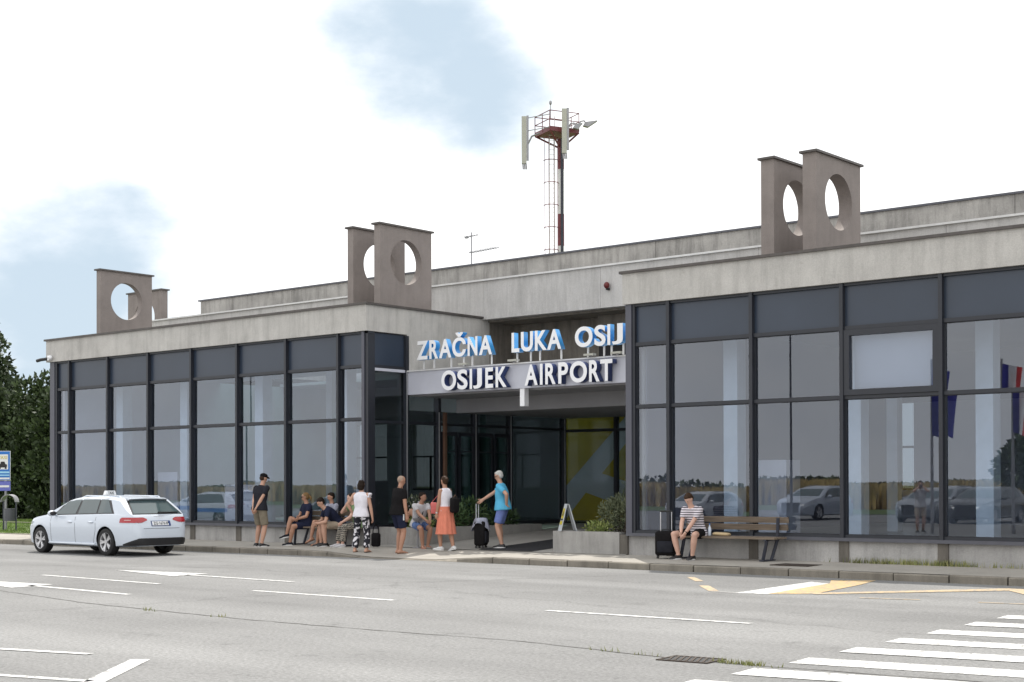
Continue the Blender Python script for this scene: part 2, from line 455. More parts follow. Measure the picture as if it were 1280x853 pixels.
# ------------------------------------------------------------------ mesh builder
class MB:
    def __init__(s): s.v, s.f, s.m = [], [], []
    def add(s, vs, fs, mi=0):
        b = len(s.v)
        s.v += [tuple(map(float, p)) for p in vs]
        s.f += [tuple(b + i for i in f) for f in fs]
        s.m += [mi] * len(fs)
    def box(s, x0, x1, y0, y1, z0, z1, mi=0):
        s.add([(x0, y0, z0), (x1, y0, z0), (x1, y1, z0), (x0, y1, z0), (x0, y0, z1), (x1, y0, z1), (x1, y1, z1), (x0, y1, z1)],
              [(0, 3, 2, 1), (4, 5, 6, 7), (0, 1, 5, 4), (1, 2, 6, 5), (2, 3, 7, 6), (3, 0, 4, 7)], mi)
    def obox(s, c, ax, h, mi=0):
        c = np.array(c, float)
        a = [np.array(x, float) / np.linalg.norm(x) * k for x, k in zip(ax, h)]
        vs = [c + i * a[0] + j * a[1] + k * a[2] for k in (-1, 1) for i, j in ((-1, -1), (1, -1), (1, 1), (-1, 1))]
        s.add(vs, [(0, 3, 2, 1), (4, 5, 6, 7), (0, 1, 5, 4), (1, 2, 6, 5), (2, 3, 7, 6), (3, 0, 4, 7)], mi)
    def quad(s, p, mi=0): s.add(p, [tuple(range(len(p)))], mi)
    def prism(s, pts, off, mi=0):
        n = len(pts)
        o = np.array(off, float)
        s.add(list(pts) + [np.array(p, float) + o for p in pts],
              [tuple(range(n - 1, -1, -1)), tuple(range(n, 2 * n))] + [(i, (i + 1) % n, n + (i + 1) % n, n + i) for i in range(n)], mi)
    def loft(s, rings, mi=0, caps=True):
        n = len(rings[0])
        vs = [p for r in rings for p in r]
        fs = []
        for k in range(len(rings) - 1):
            for i in range(n):
                j = (i + 1) % n
                fs.append((k * n + i, k * n + j, (k + 1) * n + j, (k + 1) * n + i))
        if caps:
            fs.append(tuple(range(n - 1, -1, -1)))
            fs.append(tuple((len(rings) - 1) * n + i for i in range(n)))
        s.add(vs, fs, mi)
    def tube(s, path, r, n=8, mi=0, caps=True):
        P = [np.array(p, float) for p in path]
        rr = r if isinstance(r, (list, tuple)) else [r] * len(P)
        rings = []
        t0 = P[1] - P[0]
        t0 /= np.linalg.norm(t0)
        u = np.cross(t0, (0, 0, 1) if abs(t0[2]) < .9 else (1, 0, 0))
        u /= np.linalg.norm(u)
        for k, p in enumerate(P):
            t = P[min(k + 1, len(P) - 1)] - P[max(k - 1, 0)]
            t = t / (np.linalg.norm(t) + 1e-9)
            u = u - t * np.dot(u, t)
            u /= np.linalg.norm(u)
            w = np.cross(t, u)
            rings.append([p + rr[k] * (math.cos(a) * u + math.sin(a) * w) for a in np.linspace(0, 2 * math.pi, n, endpoint=False)])
        s.loft(rings, mi, caps)
    def ell(s, c, r, ax=None, nu=12, nv=8, mi=0):
        c = np.array(c, float)
        A = np.eye(3) if ax is None else np.array([np.array(a, float) / np.linalg.norm(a) for a in ax])
        rings = []
        for j in range(1, nv):
            ph = -math.pi / 2 + math.pi * j / nv
            rings.append([c + r[0] * math.cos(ph) * math.cos(t) * A[0] + r[1] * math.cos(ph) * math.sin(t) * A[1] + r[2] * math.sin(ph) * A[2]
                          for t in np.linspace(0, 2 * math.pi, nu, endpoint=False)])
        b, t = c - r[2] * A[2], c + r[2] * A[2]
        base = len(s.v)
        s.loft(rings, mi, False)
        k = len(s.v)
        s.v += [tuple(b), tuple(t)]
        for i in range(nu):
            j = (i + 1) % nu
            s.f += [(base + j, base + i, k), (base + (nv - 2) * nu + i, base + (nv - 2) * nu + j, k + 1)]
            s.m += [mi, mi]
    def mesh(s, name, mats, smooth=None):
        me = bpy.data.meshes.new(name)
        me.from_pydata(s.v, [], s.f)
        for m in (mats if isinstance(mats, (list, tuple)) else [mats]): me.materials.append(m)
        me.polygons.foreach_set('material_index', s.m)
        if smooth is not None:
            me.polygons.foreach_set('use_smooth', [True] * len(me.polygons))
            if smooth < 180: me.set_sharp_from_angle(angle=R(smooth))
        me.update()
        return me
    def build(s, name, mats, parent=None, smooth=None, loc=None, rz=None):
        o = bpy.data.objects.new(name, s.mesh(name, mats, smooth))
        col.objects.link(o)
        if parent is not None: o.parent = parent
        if loc is not None: o.location = loc
        if rz is not None: o.rotation_euler = (0, 0, rz)
        return o
def part(name, mat, parent, *boxes):
    b = MB()
    for x in boxes: b.box(*x)
    return b.build(name, mat, parent)
def empty(name, loc=(0, 0, 0), rz=0.0):
    o = bpy.data.objects.new(name, None)
    o.empty_display_size = .3
    col.objects.link(o)
    o.location = loc
    o.rotation_euler = (0, 0, rz)
    return o
def tag(o, label=None, cat=None, group=None, kind=None):
    for k, v in (('label', label), ('category', cat), ('group', group), ('kind', kind)):
        if v: o[k] = v
    return o
def dup(o, parent=None, only=None):
    c = o.copy()
    col.objects.link(c)
    if parent is not None: c.parent = parent
    for ch in [x for x in o.children]:
        if only is None or only(ch): dup(ch, c, only)
    return c
def dg_mesh(o):
    bpy.context.view_layer.update()
    dg = bpy.context.evaluated_depsgraph_get()
    return bpy.data.meshes.new_from_object(o.evaluated_get(dg))
def remeshed(mb, name, mat, voxel, smooth_iter=2):
    o = bpy.data.objects.new('tmp', mb.mesh('tmp', mat))
    col.objects.link(o)
    r = o.modifiers.new('r', 'REMESH')
    r.mode = 'VOXEL'
    r.voxel_size = voxel
    r.use_smooth_shade = True
    s = o.modifiers.new('s', 'SMOOTH')
    s.iterations = smooth_iter
    s.factor = .5
    me = dg_mesh(o)
    bpy.data.objects.remove(o)
    me.name = name
    me.materials.clear()
    me.materials.append(mat)
    me.polygons.foreach_set('use_smooth', [True] * len(me.polygons))
    return me
def text_mesh(s, extrude=0.01, offset=0.0):
    cu = bpy.data.curves.new('t', 'FONT')
    cu.body = s
    cu.extrude = extrude
    cu.offset = offset
    cu.resolution_u = 6
    o = bpy.data.objects.new('t', cu)
    col.objects.link(o)
    me = dg_mesh(o)
    bpy.data.objects.remove(o)
    return me
def fit_text(s, x0, x1, z0, z1, y0, depth, offset=.02, mats=None):
    """text standing in the XZ plane, reading towards -Y, filling x0..x1 and z0..z1"""
    me = text_mesh(s, .5, offset)
    v = np.zeros(len(me.vertices) * 3)
    me.vertices.foreach_get('co', v)
    v = v.reshape(-1, 3)
    a, b = v.min(0), v.max(0)
    w = np.empty_like(v)
    w[:, 0] = x0 + (v[:, 0] - a[0]) / (b[0] - a[0]) * (x1 - x0)
    w[:, 2] = z0 + (v[:, 1] - a[1]) / (b[1] - a[1]) * (z1 - z0)
    w[:, 1] = y0 + (b[2] - v[:, 2]) / (b[2] - a[2]) * depth
    me.vertices.foreach_set('co', w.ravel())
    me.materials.clear()
    for m in mats: me.materials.append(m)
    me.update()
    if len(mats) > 1:
        me.polygons.foreach_set('material_index', [0 if p.normal.y < -.5 else 1 for p in me.polygons])
    return me
def link(name, me, parent=None, loc=None, rz=None):
    o = bpy.data.objects.new(name, me)
    col.objects.link(o)
    if parent is not None: o.parent = parent
    if loc is not None: o.location = loc
    if rz is not None: o.rotation_euler = (0, 0, rz)
    return o

# ------------------------------------------------------------------ ground, road, pavement
def sheet(name, x0, x1, y0, y1, z, mat, nx=1, ny=1):
    b = MB()
    b.quad([(x0, y0, z), (x1, y0, z), (x1, y1, z), (x0, y1, z)])
    return tag(b.build(name, mat), kind='structure')
sheet('ground', -1500, 1500, -1500, 1500, -.05, M('open_land', (.13, .15, .06), .95, 0, .3, .05))
b = MB()
b.quad([(-90, -46, 0), (60, -46, 0), (60, -1.5, 0), (-90, -1.5, 0)])
road = tag(b.build('road', MT['asphalt']), kind='structure')

KX = [(-60, -3.3), (-13, -2.55), (.3, -2.0), (5.6, -1.93), (60, -1.93)]
def kerb_y(x):
    return float(np.interp(x, [p[0] for p in KX], [p[1] for p in KX]))
def kerb_h(x):
    return float(np.interp(x, [.3, 1.9, 3.9, 5.7], [.13, .015, .015, .13]))
def pave_z(x, y):
    k = kerb_y(x)
    t = max(0.0, min(1.0, (y - k) / -k)) if y < 0 else 1.0
    h = kerb_h(x)
    return h + (.172 - h) * t
b = MB()
xs = sorted(set([-60, -40, -25, -14.3] + [round(-14 + .5 * i, 2) for i in range(64)] + [20, 26, 40, 60]))
ys = [.14, .35, .6, .85, 1.0]
for i in range(len(xs) - 1):
    for j in range(len(ys)):
        q = []
        for x, jj in ((xs[i], j - 1), (xs[i + 1], j - 1), (xs[i + 1], j), (xs[i], j)):
            k = kerb_y(x) + .145
            f = 0 if jj < 0 else ys[jj]
            y = k + (.12 - k) * f
            if x < -14.3: y = min(y, -.3 + .05 * f)
            q.append((x, y, pave_z(x, y)))
        b.quad(q)
pavement = tag(b.build('pavement', MT['pavement'], smooth=180), kind='structure')
x = -34.0
i = 0
while x < 24:
    L = 1.0 + .02 * ((i * 7) % 3)
    h0, h1 = kerb_h(x), kerb_h(x + L)
    if min(h0, h1) > .02:
        b = MB()
        g = .007 + .006 * ((i * 5) % 3)
        dz = .004 * ((i * 3) % 4 - 1.5)
        ya, yb = kerb_y(x + g), kerb_y(x + L - g)
        p = [(x + g, ya), (x + L - g, yb), (x + L - g, yb + .15), (x + g, ya + .15)]
        r = .018
        hs = [h0, h1, h1, h0]
        lo = [(px_, py_, -.06) for px_, py_ in p]
        mid = [(px_, py_, hs[k] + dz - (r if k < 2 else 0)) for k, (px_, py_) in enumerate(p)]
        up = [(px_, py_ + (r if k < 2 else 0), hs[k] + dz + .001) for k, (px_, py_) in enumerate(p)]
        b.loft([lo, mid, up])
        b.build('kerb_stone', MT['kerb'], pavement)
    x += L
    i += 1
# flush kerb strip of the dropped kerb
b = MB()
pts = [.3 + .54 * i for i in range(11)]
for a, c in zip(pts[:-1], pts[1:]):
    b.quad([(a, kerb_y(a) - .02, .004), (c, kerb_y(c) - .02, .004), (c, kerb_y(c) + .15, kerb_h(c) + .003), (a, kerb_y(a) + .15, kerb_h(a) + .003)])
b.build('dropped_kerb', MT['kerb'], pavement)
# manhole plate in the pavement
b = MB()
b.box(12.15, 12.95, -1.30, -.72, .12, pave_z(12.5, -1.0) + .012)
b.build('manhole_cover', MT['iron'], pavement)

# entrance ramp and landing
b = MB()
for y0, y1 in ((-.12, 2.0), (2.0, 5.0), (5.0, 7.0), (7.0, 8.4)):
    z = lambda y: .176 + .056 * max(0, min(y, 7.0) + .12)
    b.quad([(.05, y0, z(y0)), (7.9, y0, z(y0)), (7.9, y1, z(y1)), (.05, y1, z(y1))])
ramp_o = tag(b.build('ramp', MT['ramp']), kind='structure')
def ramp_z(y): return .176 + .056 * max(0, min(y, 7.0) + .12)

# grass verge left of the building, path edging, far lawn
b = MB()
b.quad([(-80, -.24, .16), (-14.45, -.24, .16), (-14.45, 7.4, .16), (-80, 7.4, .16)])
b.quad([(-80, 7.62, .16), (-14.45, 7.62, .16), (-14.45, 30, .16), (-80, 30, .16)])
tag(b.build('lawn', MT['grass']), kind='structure')
b = MB()
b.box(-80, -14.4, 7.4, 7.62, .05, .21)
tag(b.build('path_edging', MT['kerb']), kind='structure')
b = MB()
b.box(-80, -14.4, -.38, -.24, .0, .185)
tag(b.build('lawn_edging', MT['kerb']), kind='structure')
def blades(mb, x, y, z, h, w, n, spread, rg, lean=.5):
    for _ in range(n):
        px_, py_ = x + rg.uniform(-spread, spread), y + rg.uniform(-spread, spread)
        a = rg.uniform(0, 6.283)
        dx, dy = math.cos(a) * w, math.sin(a) * w
        hh = h * rg.uniform(.5, 1.15)
        lx, ly = rg.uniform(-lean, lean) * hh, rg.uniform(-lean, lean) * hh
        mb.add([(px_ - dx, py_ - dy, z), (px_ + dx, py_ + dy, z), (px_ + lx, py_ + ly, z + hh)], [(0, 1, 2)])
b = MB()
rg = random.Random(3)
for _ in range(9000):
    x = rg.uniform(-34, -14.6)
    y = rg.uniform(-.2, 11)
    blades(b, x, y, .16, .075, .012, 3, .12, rg)
tag(b.build('grass', MT['blade']), 'short green grass of the verge left of the building', 'grass', kind='stuff')

# ------------------------------------------------------------------ road markings
mk = [0]
def marking(name, mat, *polys):
    b = MB()
    z = .005 + .0012 * (mk[0] % 3)
    mk[0] += 1
    for p in polys:
        a = sum(p[i][0] * p[(i + 1) % len(p)][1] - p[(i + 1) % len(p)][0] * p[i][1] for i in range(len(p)))
        q = p if a > 0 else p[::-1]
        b.quad([(x_, y_, z) for x_, y_ in q])
    return b.build(name, mat, road)
def line(p, q, w):
    d = np.array(q, float) - np.array(p, float)
    d /= np.linalg.norm(d)
    n = np.array((-d[1], d[0])) * w / 2
    p, q = np.array(p, float), np.array(q, float)
    return [tuple(p + n), tuple(q + n), tuple(q - n), tuple(p - n)]
marking('lane_arrow', MT['pwhite'], [(1.7, -11.86), (4.25, -11.55), (4.45, -12.45)], line((4.1, -11.93), (7.25, -12.13), .13))
marking('lane_line', MT['pwhite'], line((1.76, -10.2), (5.6, -10.36), .11))
marking('lane_arrow', MT['pwhite'], [(1.45, -8.40), (3.95, -8.02), (4.05, -8.92)], line((3.9, -8.5), (7.0, -8.6), .13))
marking('lane_line', MT['pwhite'], line((8.1, -10.39), (11.27, -10.41), .12))
marking('lane_line', MT['pwhite'], line((14.1, -10.39), (17.17, -10.29), .12))
marking('parking_line', MT['pwhite'], line((10.0, -18.2), (13.75, -17.16), .11))
marking('parking_line', MT['pwhite'], line((12.0, -19.3), (15.5, -18.32), .11), line((15.62, -18.4), (14.50, -17.10), .19))
for k, (sx, sy) in enumerate(((19.13, -7.55), (19.19, -8.68), (19.25, -9.83), (19.31, -10.97), (19.37, -12.1), (19.43, -13.2), (19.45, -14.24), (19.47, -15.25))):
    marking('crossing_stripe', MT['pwhite'], [(sx - .02, sy + .25), (sx + 5.2, sy + .25 + .87), (sx + 5.2, sy - .25 + .87), (sx + .04, sy - .25)])
marking('bus_bay_mark', MT['pwhite'], [(14.36, -6.13), (14.02, -3.1), (14.46, -3.3), (14.86, -6.02)])
marking('bus_bay_mark', MT['porange'], [(14.86, -5.98), (14.45, -3.25), (14.1, -2.55), (14.72, -2.1), (15.0, -3.2), (15.42, -5.55)])
marking('bus_bay_mark', MT['porange2'], [(15.2, -5.55), (17.25, -2.62), (18.4, -2.72), (18.3, -4.2), (17.46, -3.1), (15.5, -5.6)])
marking('bus_bay_mark', MT['porange2'], line((11.68, -3.27), (12.43, -4.13), .14), line((13.08, -5.0), (13.9, -5.98), .16))
marking('bus_bay_mark', MT['pwhite2'], line((13.9, -6.08), (14.34, -6.08), .06))
marking('bus_bay_mark', MT['porange2'], line((16.32, -5.84), (17.17, -5.65), .07), line((18.0, -5.57), (19.4, -5.35), .07))
# tarred seam between the lane and the parking bays
sp = [(-30, -12.2), (-4, -12.6), (4.76, -12.9), (8.2, -13.5), (11.9, -13.72), (14.2, -13.68), (16.1, -13.52), (18.4, -13.8), (19.3, -13.8), (23, -13.4), (40, -12.5)]
rg = random.Random(5)
b = MB()
prev = None
for (x0, y0), (x1, y1) in zip(sp[:-1], sp[1:]):
    n = max(2, int((x1 - x0) / .25))
    for k in range(n):
        x = x0 + (x1 - x0) * k / n
        y = y0 + (y1 - y0) * k / n + rg.uniform(-.02, .02)
        w = rg.uniform(.006, .018)
        cur = ((x, y - w, .0035), (x, y + w, .0035))
        if prev: b.quad([prev[0], cur[0], cur[1], prev[1]])
        prev = cur
b.build('tar_seam', M('tar', (.06, .055, .05), .8), road)
b = MB()
for cx, cy, n, sd in ((19.25, -13.80, 80, .12), (19.0, -13.8, 40, .1), (11.4, -13.7, 9, .08), (9.95, -13.7, 10, .09), (17.6, -13.7, 10, .12), (18.0, -13.75, 8, .12)):
    for _ in range(n):
        blades(b, cx + rg.gauss(0, sd), cy + rg.gauss(0, .03), .0, .055, .008, 1, .01, rg)
for _ in range(420):
    x = rg.choice((rg.uniform(12.4, 22), rg.uniform(14.2, 15.6), rg.uniform(13.2, 15.2)))
    blades(b, x, rg.uniform(-.05, .055), .165, .13, .008, 2, .03, rg, .35)
tag(b.build('weeds', MT['weed']), 'dry weed tufts in the road seam and along the wall foot', 'weeds', kind='stuff')
# drain
dr = tag(empty('drain_grate', (18.62, -13.80, 0), R(6)), 'rusty slotted drain grate set in the asphalt', 'drain grate')
b = MB()
for a in ((-.27, .27, -.20, -.17), (-.27, .27, .17, .20), (-.27, -.24, -.17, .17), (.24, .27, -.17, .17)): b.box(*a, -.03, .012)
b.build('frame', MT['iron'], dr)
b = MB()
b.quad([(-.25, -.18, .0062), (.25, -.18, .0062), (.25, .18, .0062), (-.25, .18, .0062)])
b.build('pit', MT['dark'], dr)
for k in range(8):
    b = MB()
    b.obox((-.21 + .06 * k, 0, .004), ((1, .35, 0), (-.35, 1, 0), (0, 0, 1)), (.011, .165, .009))
    b.build('bar', MT['iron'], dr)

# ------------------------------------------------------------------ terminal building
bld = tag(empty('terminal_building', (4, 0, .1)), 'long low concrete airport terminal with two glazed wings and a recessed entrance', 'building')
bld.location = (0, 0, 0)
LX0, LX1, RX0, RX1 = -14.26, 0.0, 7.85, 22.1
ZB, ZT = 5.525, 6.18
def bp_(name, mat, *boxes): return part(name, mat, bld, *boxes)
# fascias and coping
bp_('fascia', MT['fascia'], (LX0, -.302, -.06, .3, ZB, ZT))
bp_('fascia', MT['fascia'], (-.30, 0, -.06, 1.39, ZB + .003, ZT - .002))
bp_('fascia', MT['fascia'], (-.30, -.004, 1.39, 4.6, 3.98, ZT - .004))
bp_('fascia', MT['fascia'], (RX0, RX1, -.06, .3, ZB, ZT))
bp_('fascia', MT['fascia'], (RX0 + .004, RX0 + .3, .3, 4.6, .5, ZT - .003))
bp_('fascia', MT['fascia'], (LX0 + .003, LX0 + .3, .3, 12, ZB, ZT - .003))
cw = [(LX0 - .06, .05, -.11, .26), (-.22, .05, .26, 4.32), (RX0 - .06, RX1, -.11, .26), (RX0 - .06, RX0 + .3, .26, 4.29)]
for c in cw: bp_('coping', MT['coping'], (*c, ZT, ZT + .055))
bp_('coping', MT['coping'], (LX0 - .06, LX0 + .22, .26, 12, ZT, ZT + .053))
bp_('roof', MT['roof'], (LX0 + .3, -.3, .3, 4.3, 5.7, 5.95), (RX0 + .3, RX1, .3, 4.3, 5.7, 5.95))
bp_('roof', MT['roof'], (-17.4, LX0 + .28, 4.4, 11.9, 5.4, 6.0))
# main hall fascia band, flashing, parapet
for x0, x1 in ((-15.1, -9.3), (-9.3, -4.6), (-4.6, .06), (.06, 4.0), (4.0, 8.6), (8.6, 13.2), (13.2, 17.8), (17.8, 22.1)):
    bp_('band_panel', MT['band'], (x0 + .004, x1 - .004, 4.3, 4.55, 6.155, 7.2))
bp_('flashing', MT['flash'], (-15.15, 22.1, 4.24, 4.62, 7.2, 7.245))
bp_('roof', MT['roof'], (-15.1, 22.1, 4.6, 5.4, 6.95, 7.19))
for x0, x1 in ((-13.5, -8.9), (-8.9, -4.2), (-4.2, .4), (.4, 5.0), (5.0, 9.7), (9.7, 14.3), (14.3, 18.9), (18.9, 22.1)):
    bp_('parapet_panel', MT['parapet'], (x0 + .006, x1 - .006, 5.3, 5.55, 7.15, 7.86))
bp_('coping', MT['sill'], (-13.58, 22.1, 5.25, 5.62, 7.86, 7.905))
bp_('roof', MT['roof'], (-13.4, 22, 5.55, 6.5, 7.2, 7.4), (-13.4, 22, 9.2, 12.4, 7.2, 7.4))
bp_('roof', MT['roof'], (8.2, 22, 6.5, 9.2, 7.202, 7.4))
for x0, x1 in ((-13.4, -.3), (-.3, 8.2)): bp_('added_skylight', MT['glass_door'], (x0 + .02, x1 - .02, 6.5, 9.2, 7.30, 7.32))  # unseen roof opening, added to let daylight brighten the interior
AW = [(-13.2 + 2.9 * k, -11.5 + 2.9 * k) for k in (0, 1, 5, 6, 7)]
ww = [(-15.1, 22.1, 12.1, 12.4, 0, 1.5), (-15.1, 22.1, 12.1, 12.4, 3.9, 7.25)]
e_ = [-15.1] + [v for p in AW for v in p] + [22.1]
for k in range(0, len(e_), 2): ww.append((e_[k], e_[k + 1], 12.1, 12.4, 1.5, 3.9))
bp_('rear_wall', MT['inwall'], *ww)
for a, c in AW:
    w = part('rear_window', MT['frame'], bld, (a, c, 12.2, 12.26, 2.66, 2.72), (a, c, 12.2, 12.26, 1.5, 1.56), ((a + c) / 2 - .03, (a + c) / 2 + .03, 12.2, 12.26, 1.56, 2.66))
    part('glass_pane', MT['glass_air'], w, (a, c, 12.225, 12.235, 1.56, 3.9))
bp_('end_wall', MT['parapet'], (-15.1, -14.9, 4.55, 12.1, 0, 6.9), (21.9, 22.1, .3, 12.1, 0, 7.1))
# recess above the entrance
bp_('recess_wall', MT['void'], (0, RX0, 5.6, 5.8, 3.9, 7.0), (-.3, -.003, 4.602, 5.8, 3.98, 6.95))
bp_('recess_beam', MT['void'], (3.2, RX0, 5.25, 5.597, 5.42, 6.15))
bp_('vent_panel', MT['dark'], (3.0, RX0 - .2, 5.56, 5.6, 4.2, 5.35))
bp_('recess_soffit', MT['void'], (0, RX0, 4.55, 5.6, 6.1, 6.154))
bp_('canopy_roof', MT['roof'], (0.01, RX0 - .01, 1.66, 5.58, 3.99, 4.2))
bp_('entrance_beam', MT['beam'], (0, RX0, 1.4, 1.64, 3.985, 4.57))
bp_('beam_flashing', MT['flash'], (0.0, RX0, 1.36, 1.66, 4.57, 4.605))
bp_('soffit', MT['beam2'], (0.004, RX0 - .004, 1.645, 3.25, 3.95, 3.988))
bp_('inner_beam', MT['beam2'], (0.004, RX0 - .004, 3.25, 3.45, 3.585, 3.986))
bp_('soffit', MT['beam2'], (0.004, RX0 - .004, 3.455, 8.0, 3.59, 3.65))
bp_('sign_bracket', MT['white'], (3.74, 3.88, 1.42, 1.58, 3.56, 3.983))
# plinth
def plinth(x0, x1, mull):
    e = sorted(mull)
    cuts = [x0] + [m for m in e] + [x1]
    for a, c in zip(cuts[:-1], cuts[1:]):
        aa = a + (.105 if a != x0 else 0)
        cc = c - (.105 if c != x1 else 0)
        bp_('plinth_panel', MT['plinth'], (aa, cc, .08, .35, -.1, .58))
    for m in e: bp_('plinth_pier', MT['pier'], (m - .103, m + .103, .055, .35, -.1, .578))
    bp_('sill', MT['sill'], (x0, x1, -.03, .36, .58, .645))
    bp_('sill', MT['frame'], (x0, x1, .02, .2, .645, .70))
    bp_('head_frame', MT['frame'], (x0, x1, .02, .2, ZB - .055, ZB))
MUL_L = [-13.1 + 2.0 * k for k in range(7)]
MUL_R = [8.98 + 2.0 * k for k in range(7)]
plinth(-14.12, -.004, MUL_L)
plinth(RX0 + .05, RX1, MUL_R)
def ring_frame(x0, x1, z0, z1, y0=.06, y1=.14, t=.03, t2=.012):
    b = MB()
    o_ = [(x0, z0), (x1, z0), (x1, z1), (x0, z1)]
    i_ = [(x0 + t, z0 + t2), (x1 - t, z0 + t2), (x1 - t, z1 - t2), (x0 + t, z1 - t2)]
    V = [(x, y0, z) for x, z in o_] + [(x, y0, z) for x, z in i_] + [(x, y1, z) for x, z in o_] + [(x, y1, z) for x, z in i_]
    F = []
    for k in range(4):
        j = (k + 1) % 4
        F += [(k, j, 4 + j, 4 + k), (8 + j, 8 + k, 12 + k, 12 + j), (4 + k, 4 + j, 12 + j, 12 + k), (j, k, 8 + k, 8 + j)]
    b.add(V, F)
    return b.build('window', MT['frame'], bld)
def bay(x0, x1, opening=False):
    bp_('spandrel_panel', MT['spandrel'], (x0, x1, .085, .12, 4.70, ZB - .055))
    part('transom', MT['frame'], bld, (x0, x1, .03, .18, 4.625, 4.70))
    if opening:
        w = bp_('opening_window', MT['frame'], (x0, x1, .0, .15, 4.51, 4.62), (x0, x1, .0, .15, 3.37, 3.48), (x0, x0 + .12, .0, .15, 3.48, 4.51), (x1 - .12, x1, .0, .15, 3.48, 4.51))
        pane(w, x0 + .12, x1 - .12, 3.48, 4.51, .068)
        part('blind', MT['blind'], w, (x0 + .13, x1 - .13, .20, .215, 3.5, 4.6))
    else:
        w = ring_frame(x0, x1, 3.367, 4.623)
        pane(w, x0 + .031, x1 - .031, 3.38, 4.61)
    part('transom', MT['frame'], bld, (x0, x1, .03, .18, 3.30, 3.365))
    w = ring_frame(x0, x1, .702, 3.298)
    pane(w, x0 + .031, x1 - .031, .716, 3.284)
def pane(parent, x0, x1, z0, z1, y=.099):
    b = MB()
    t1, t2 = rng.uniform(-.004, .004), rng.uniform(-.003, .003)
    b.obox(((x0 + x1) / 2, y, (z0 + z1) / 2), ((1, t1, 0), (-t1, 1, -t2), (0, t2, 1)), ((x1 - x0) / 2, .007, (z1 - z0) / 2))
    return b.build('glass_pane', MT['glass'], parent)
def wing(x0, x1, mull, opn=None):
    e = [x0] + mull + [x1]
    for i, (a, c) in enumerate(zip(e[:-1], e[1:])):
        bay(a + (.038 if i else 0), c - (.038 if i < len(e) - 2 else 0), i == opn)
    for m in mull: bp_('mullion', MT['frame'], (m - .038, m + .038, -.02, .2, .646, ZB - .001))
wing(-13.78, -.22, MUL_L)
wing(RX0 + .27, RX1, MUL_R, 3)
bp_('corner_post', MT['frame2'], (-14.12, -13.88, -.01, .24, .646, ZB - .001))
bp_('corner_post', MT['frame'], (-13.88, -13.78, .01, .24, .646, ZB - .001))
bp_('corner_post', MT['frame2'], (-.22, -.13, -.015, .02, .646, ZB - .001))
bp_('corner_post', MT['frame'], (-.22, -.02, .02, .26, .646, ZB - .001))
bp_('corner_post', MT['frame2'], (RX0 + .05, RX0 + .20, -.02, .25, .646, ZB - .001))
bp_('corner_post', MT['frame'], (RX0 + .20, RX0 + .27, .01, .25, .646, ZB - .001))
# side glazing of the left wing along the entrance
YM = [.26, 1.39, 2.59, 4.04, 5.5, 7.9]
for i, (a, c) in enumerate(zip(YM[:-1], YM[1:])):
    top = 4.62 if i == 0 else 3.6
    if i == 0:
        bp_('spandrel_panel', MT['spandrel'], (-.10, -.07, a, c - .05, 4.70, ZB - .02))
        bp_('transom', MT['frame'], (-.14, -.03, a, c - .05, 4.62, 4.70))
        bp_('transom', MT['beam'], (-.14, -.02, a, c - .05, 4.55, 4.62))
    w = bp_('window', MT['frame'], (-.14, -.05, a, c - .05, 3.24, 3.31))
    part('glass_pane', MT['glass_side'], w, (-.098, -.085, a, c - .05, 3.31, top))
    w = bp_('window', MT['frame'], (-.14, -.05, a, c - .05, .60, .68))
    part('glass_pane', MT['glass_side'], w, (-.098, -.085, a, c - .05, .68, 3.24))
    m_ = bp_('mullion', MT['frame'], (-.16, .02, c - .05, c + .05, .6, ZB - .03 if i == 0 else (3.98 if i < 2 else 3.6)))
    part('pale_strip', MT['alu'], m_, (.02, .034, c - .042, c - .020, .62, 3.58 if i else 4.6))  # thin pale strip along the mullion edge
for y0, y1 in ((2.72, 3.30), (3.38, 3.96), (4.12, 4.74), (4.82, 5.42)):
    d = bp_('door', MT['frame'], (-.06, -.01, y0, y1, .62, .72), (-.06, -.01, y0, y1, 2.98, 3.08), (-.06, -.01, y0, y0 + .06, .72, 2.98), (-.06, -.01, y1 - .06, y1, .72, 2.98), (-.058, -.012, y0 + .06, y1 - .06, 2.55, 2.58))
    part('glass_pane', MT['glass_door'], d, (-.042, -.03, y0 + .06, y1 - .06, .72, 2.98))
    part('blind', MT['blind'], d, (-.30, -.29, y0 + .10, y1 - .10, 1.4, 2.95))
bp_('downpipe', MT['leather'], (.04, .12, 2.68, 2.76, .5, 3.58))
bp_('side_plinth', MT['dark'], (-.3, -.02, .3, 7.9, -.1, .60))
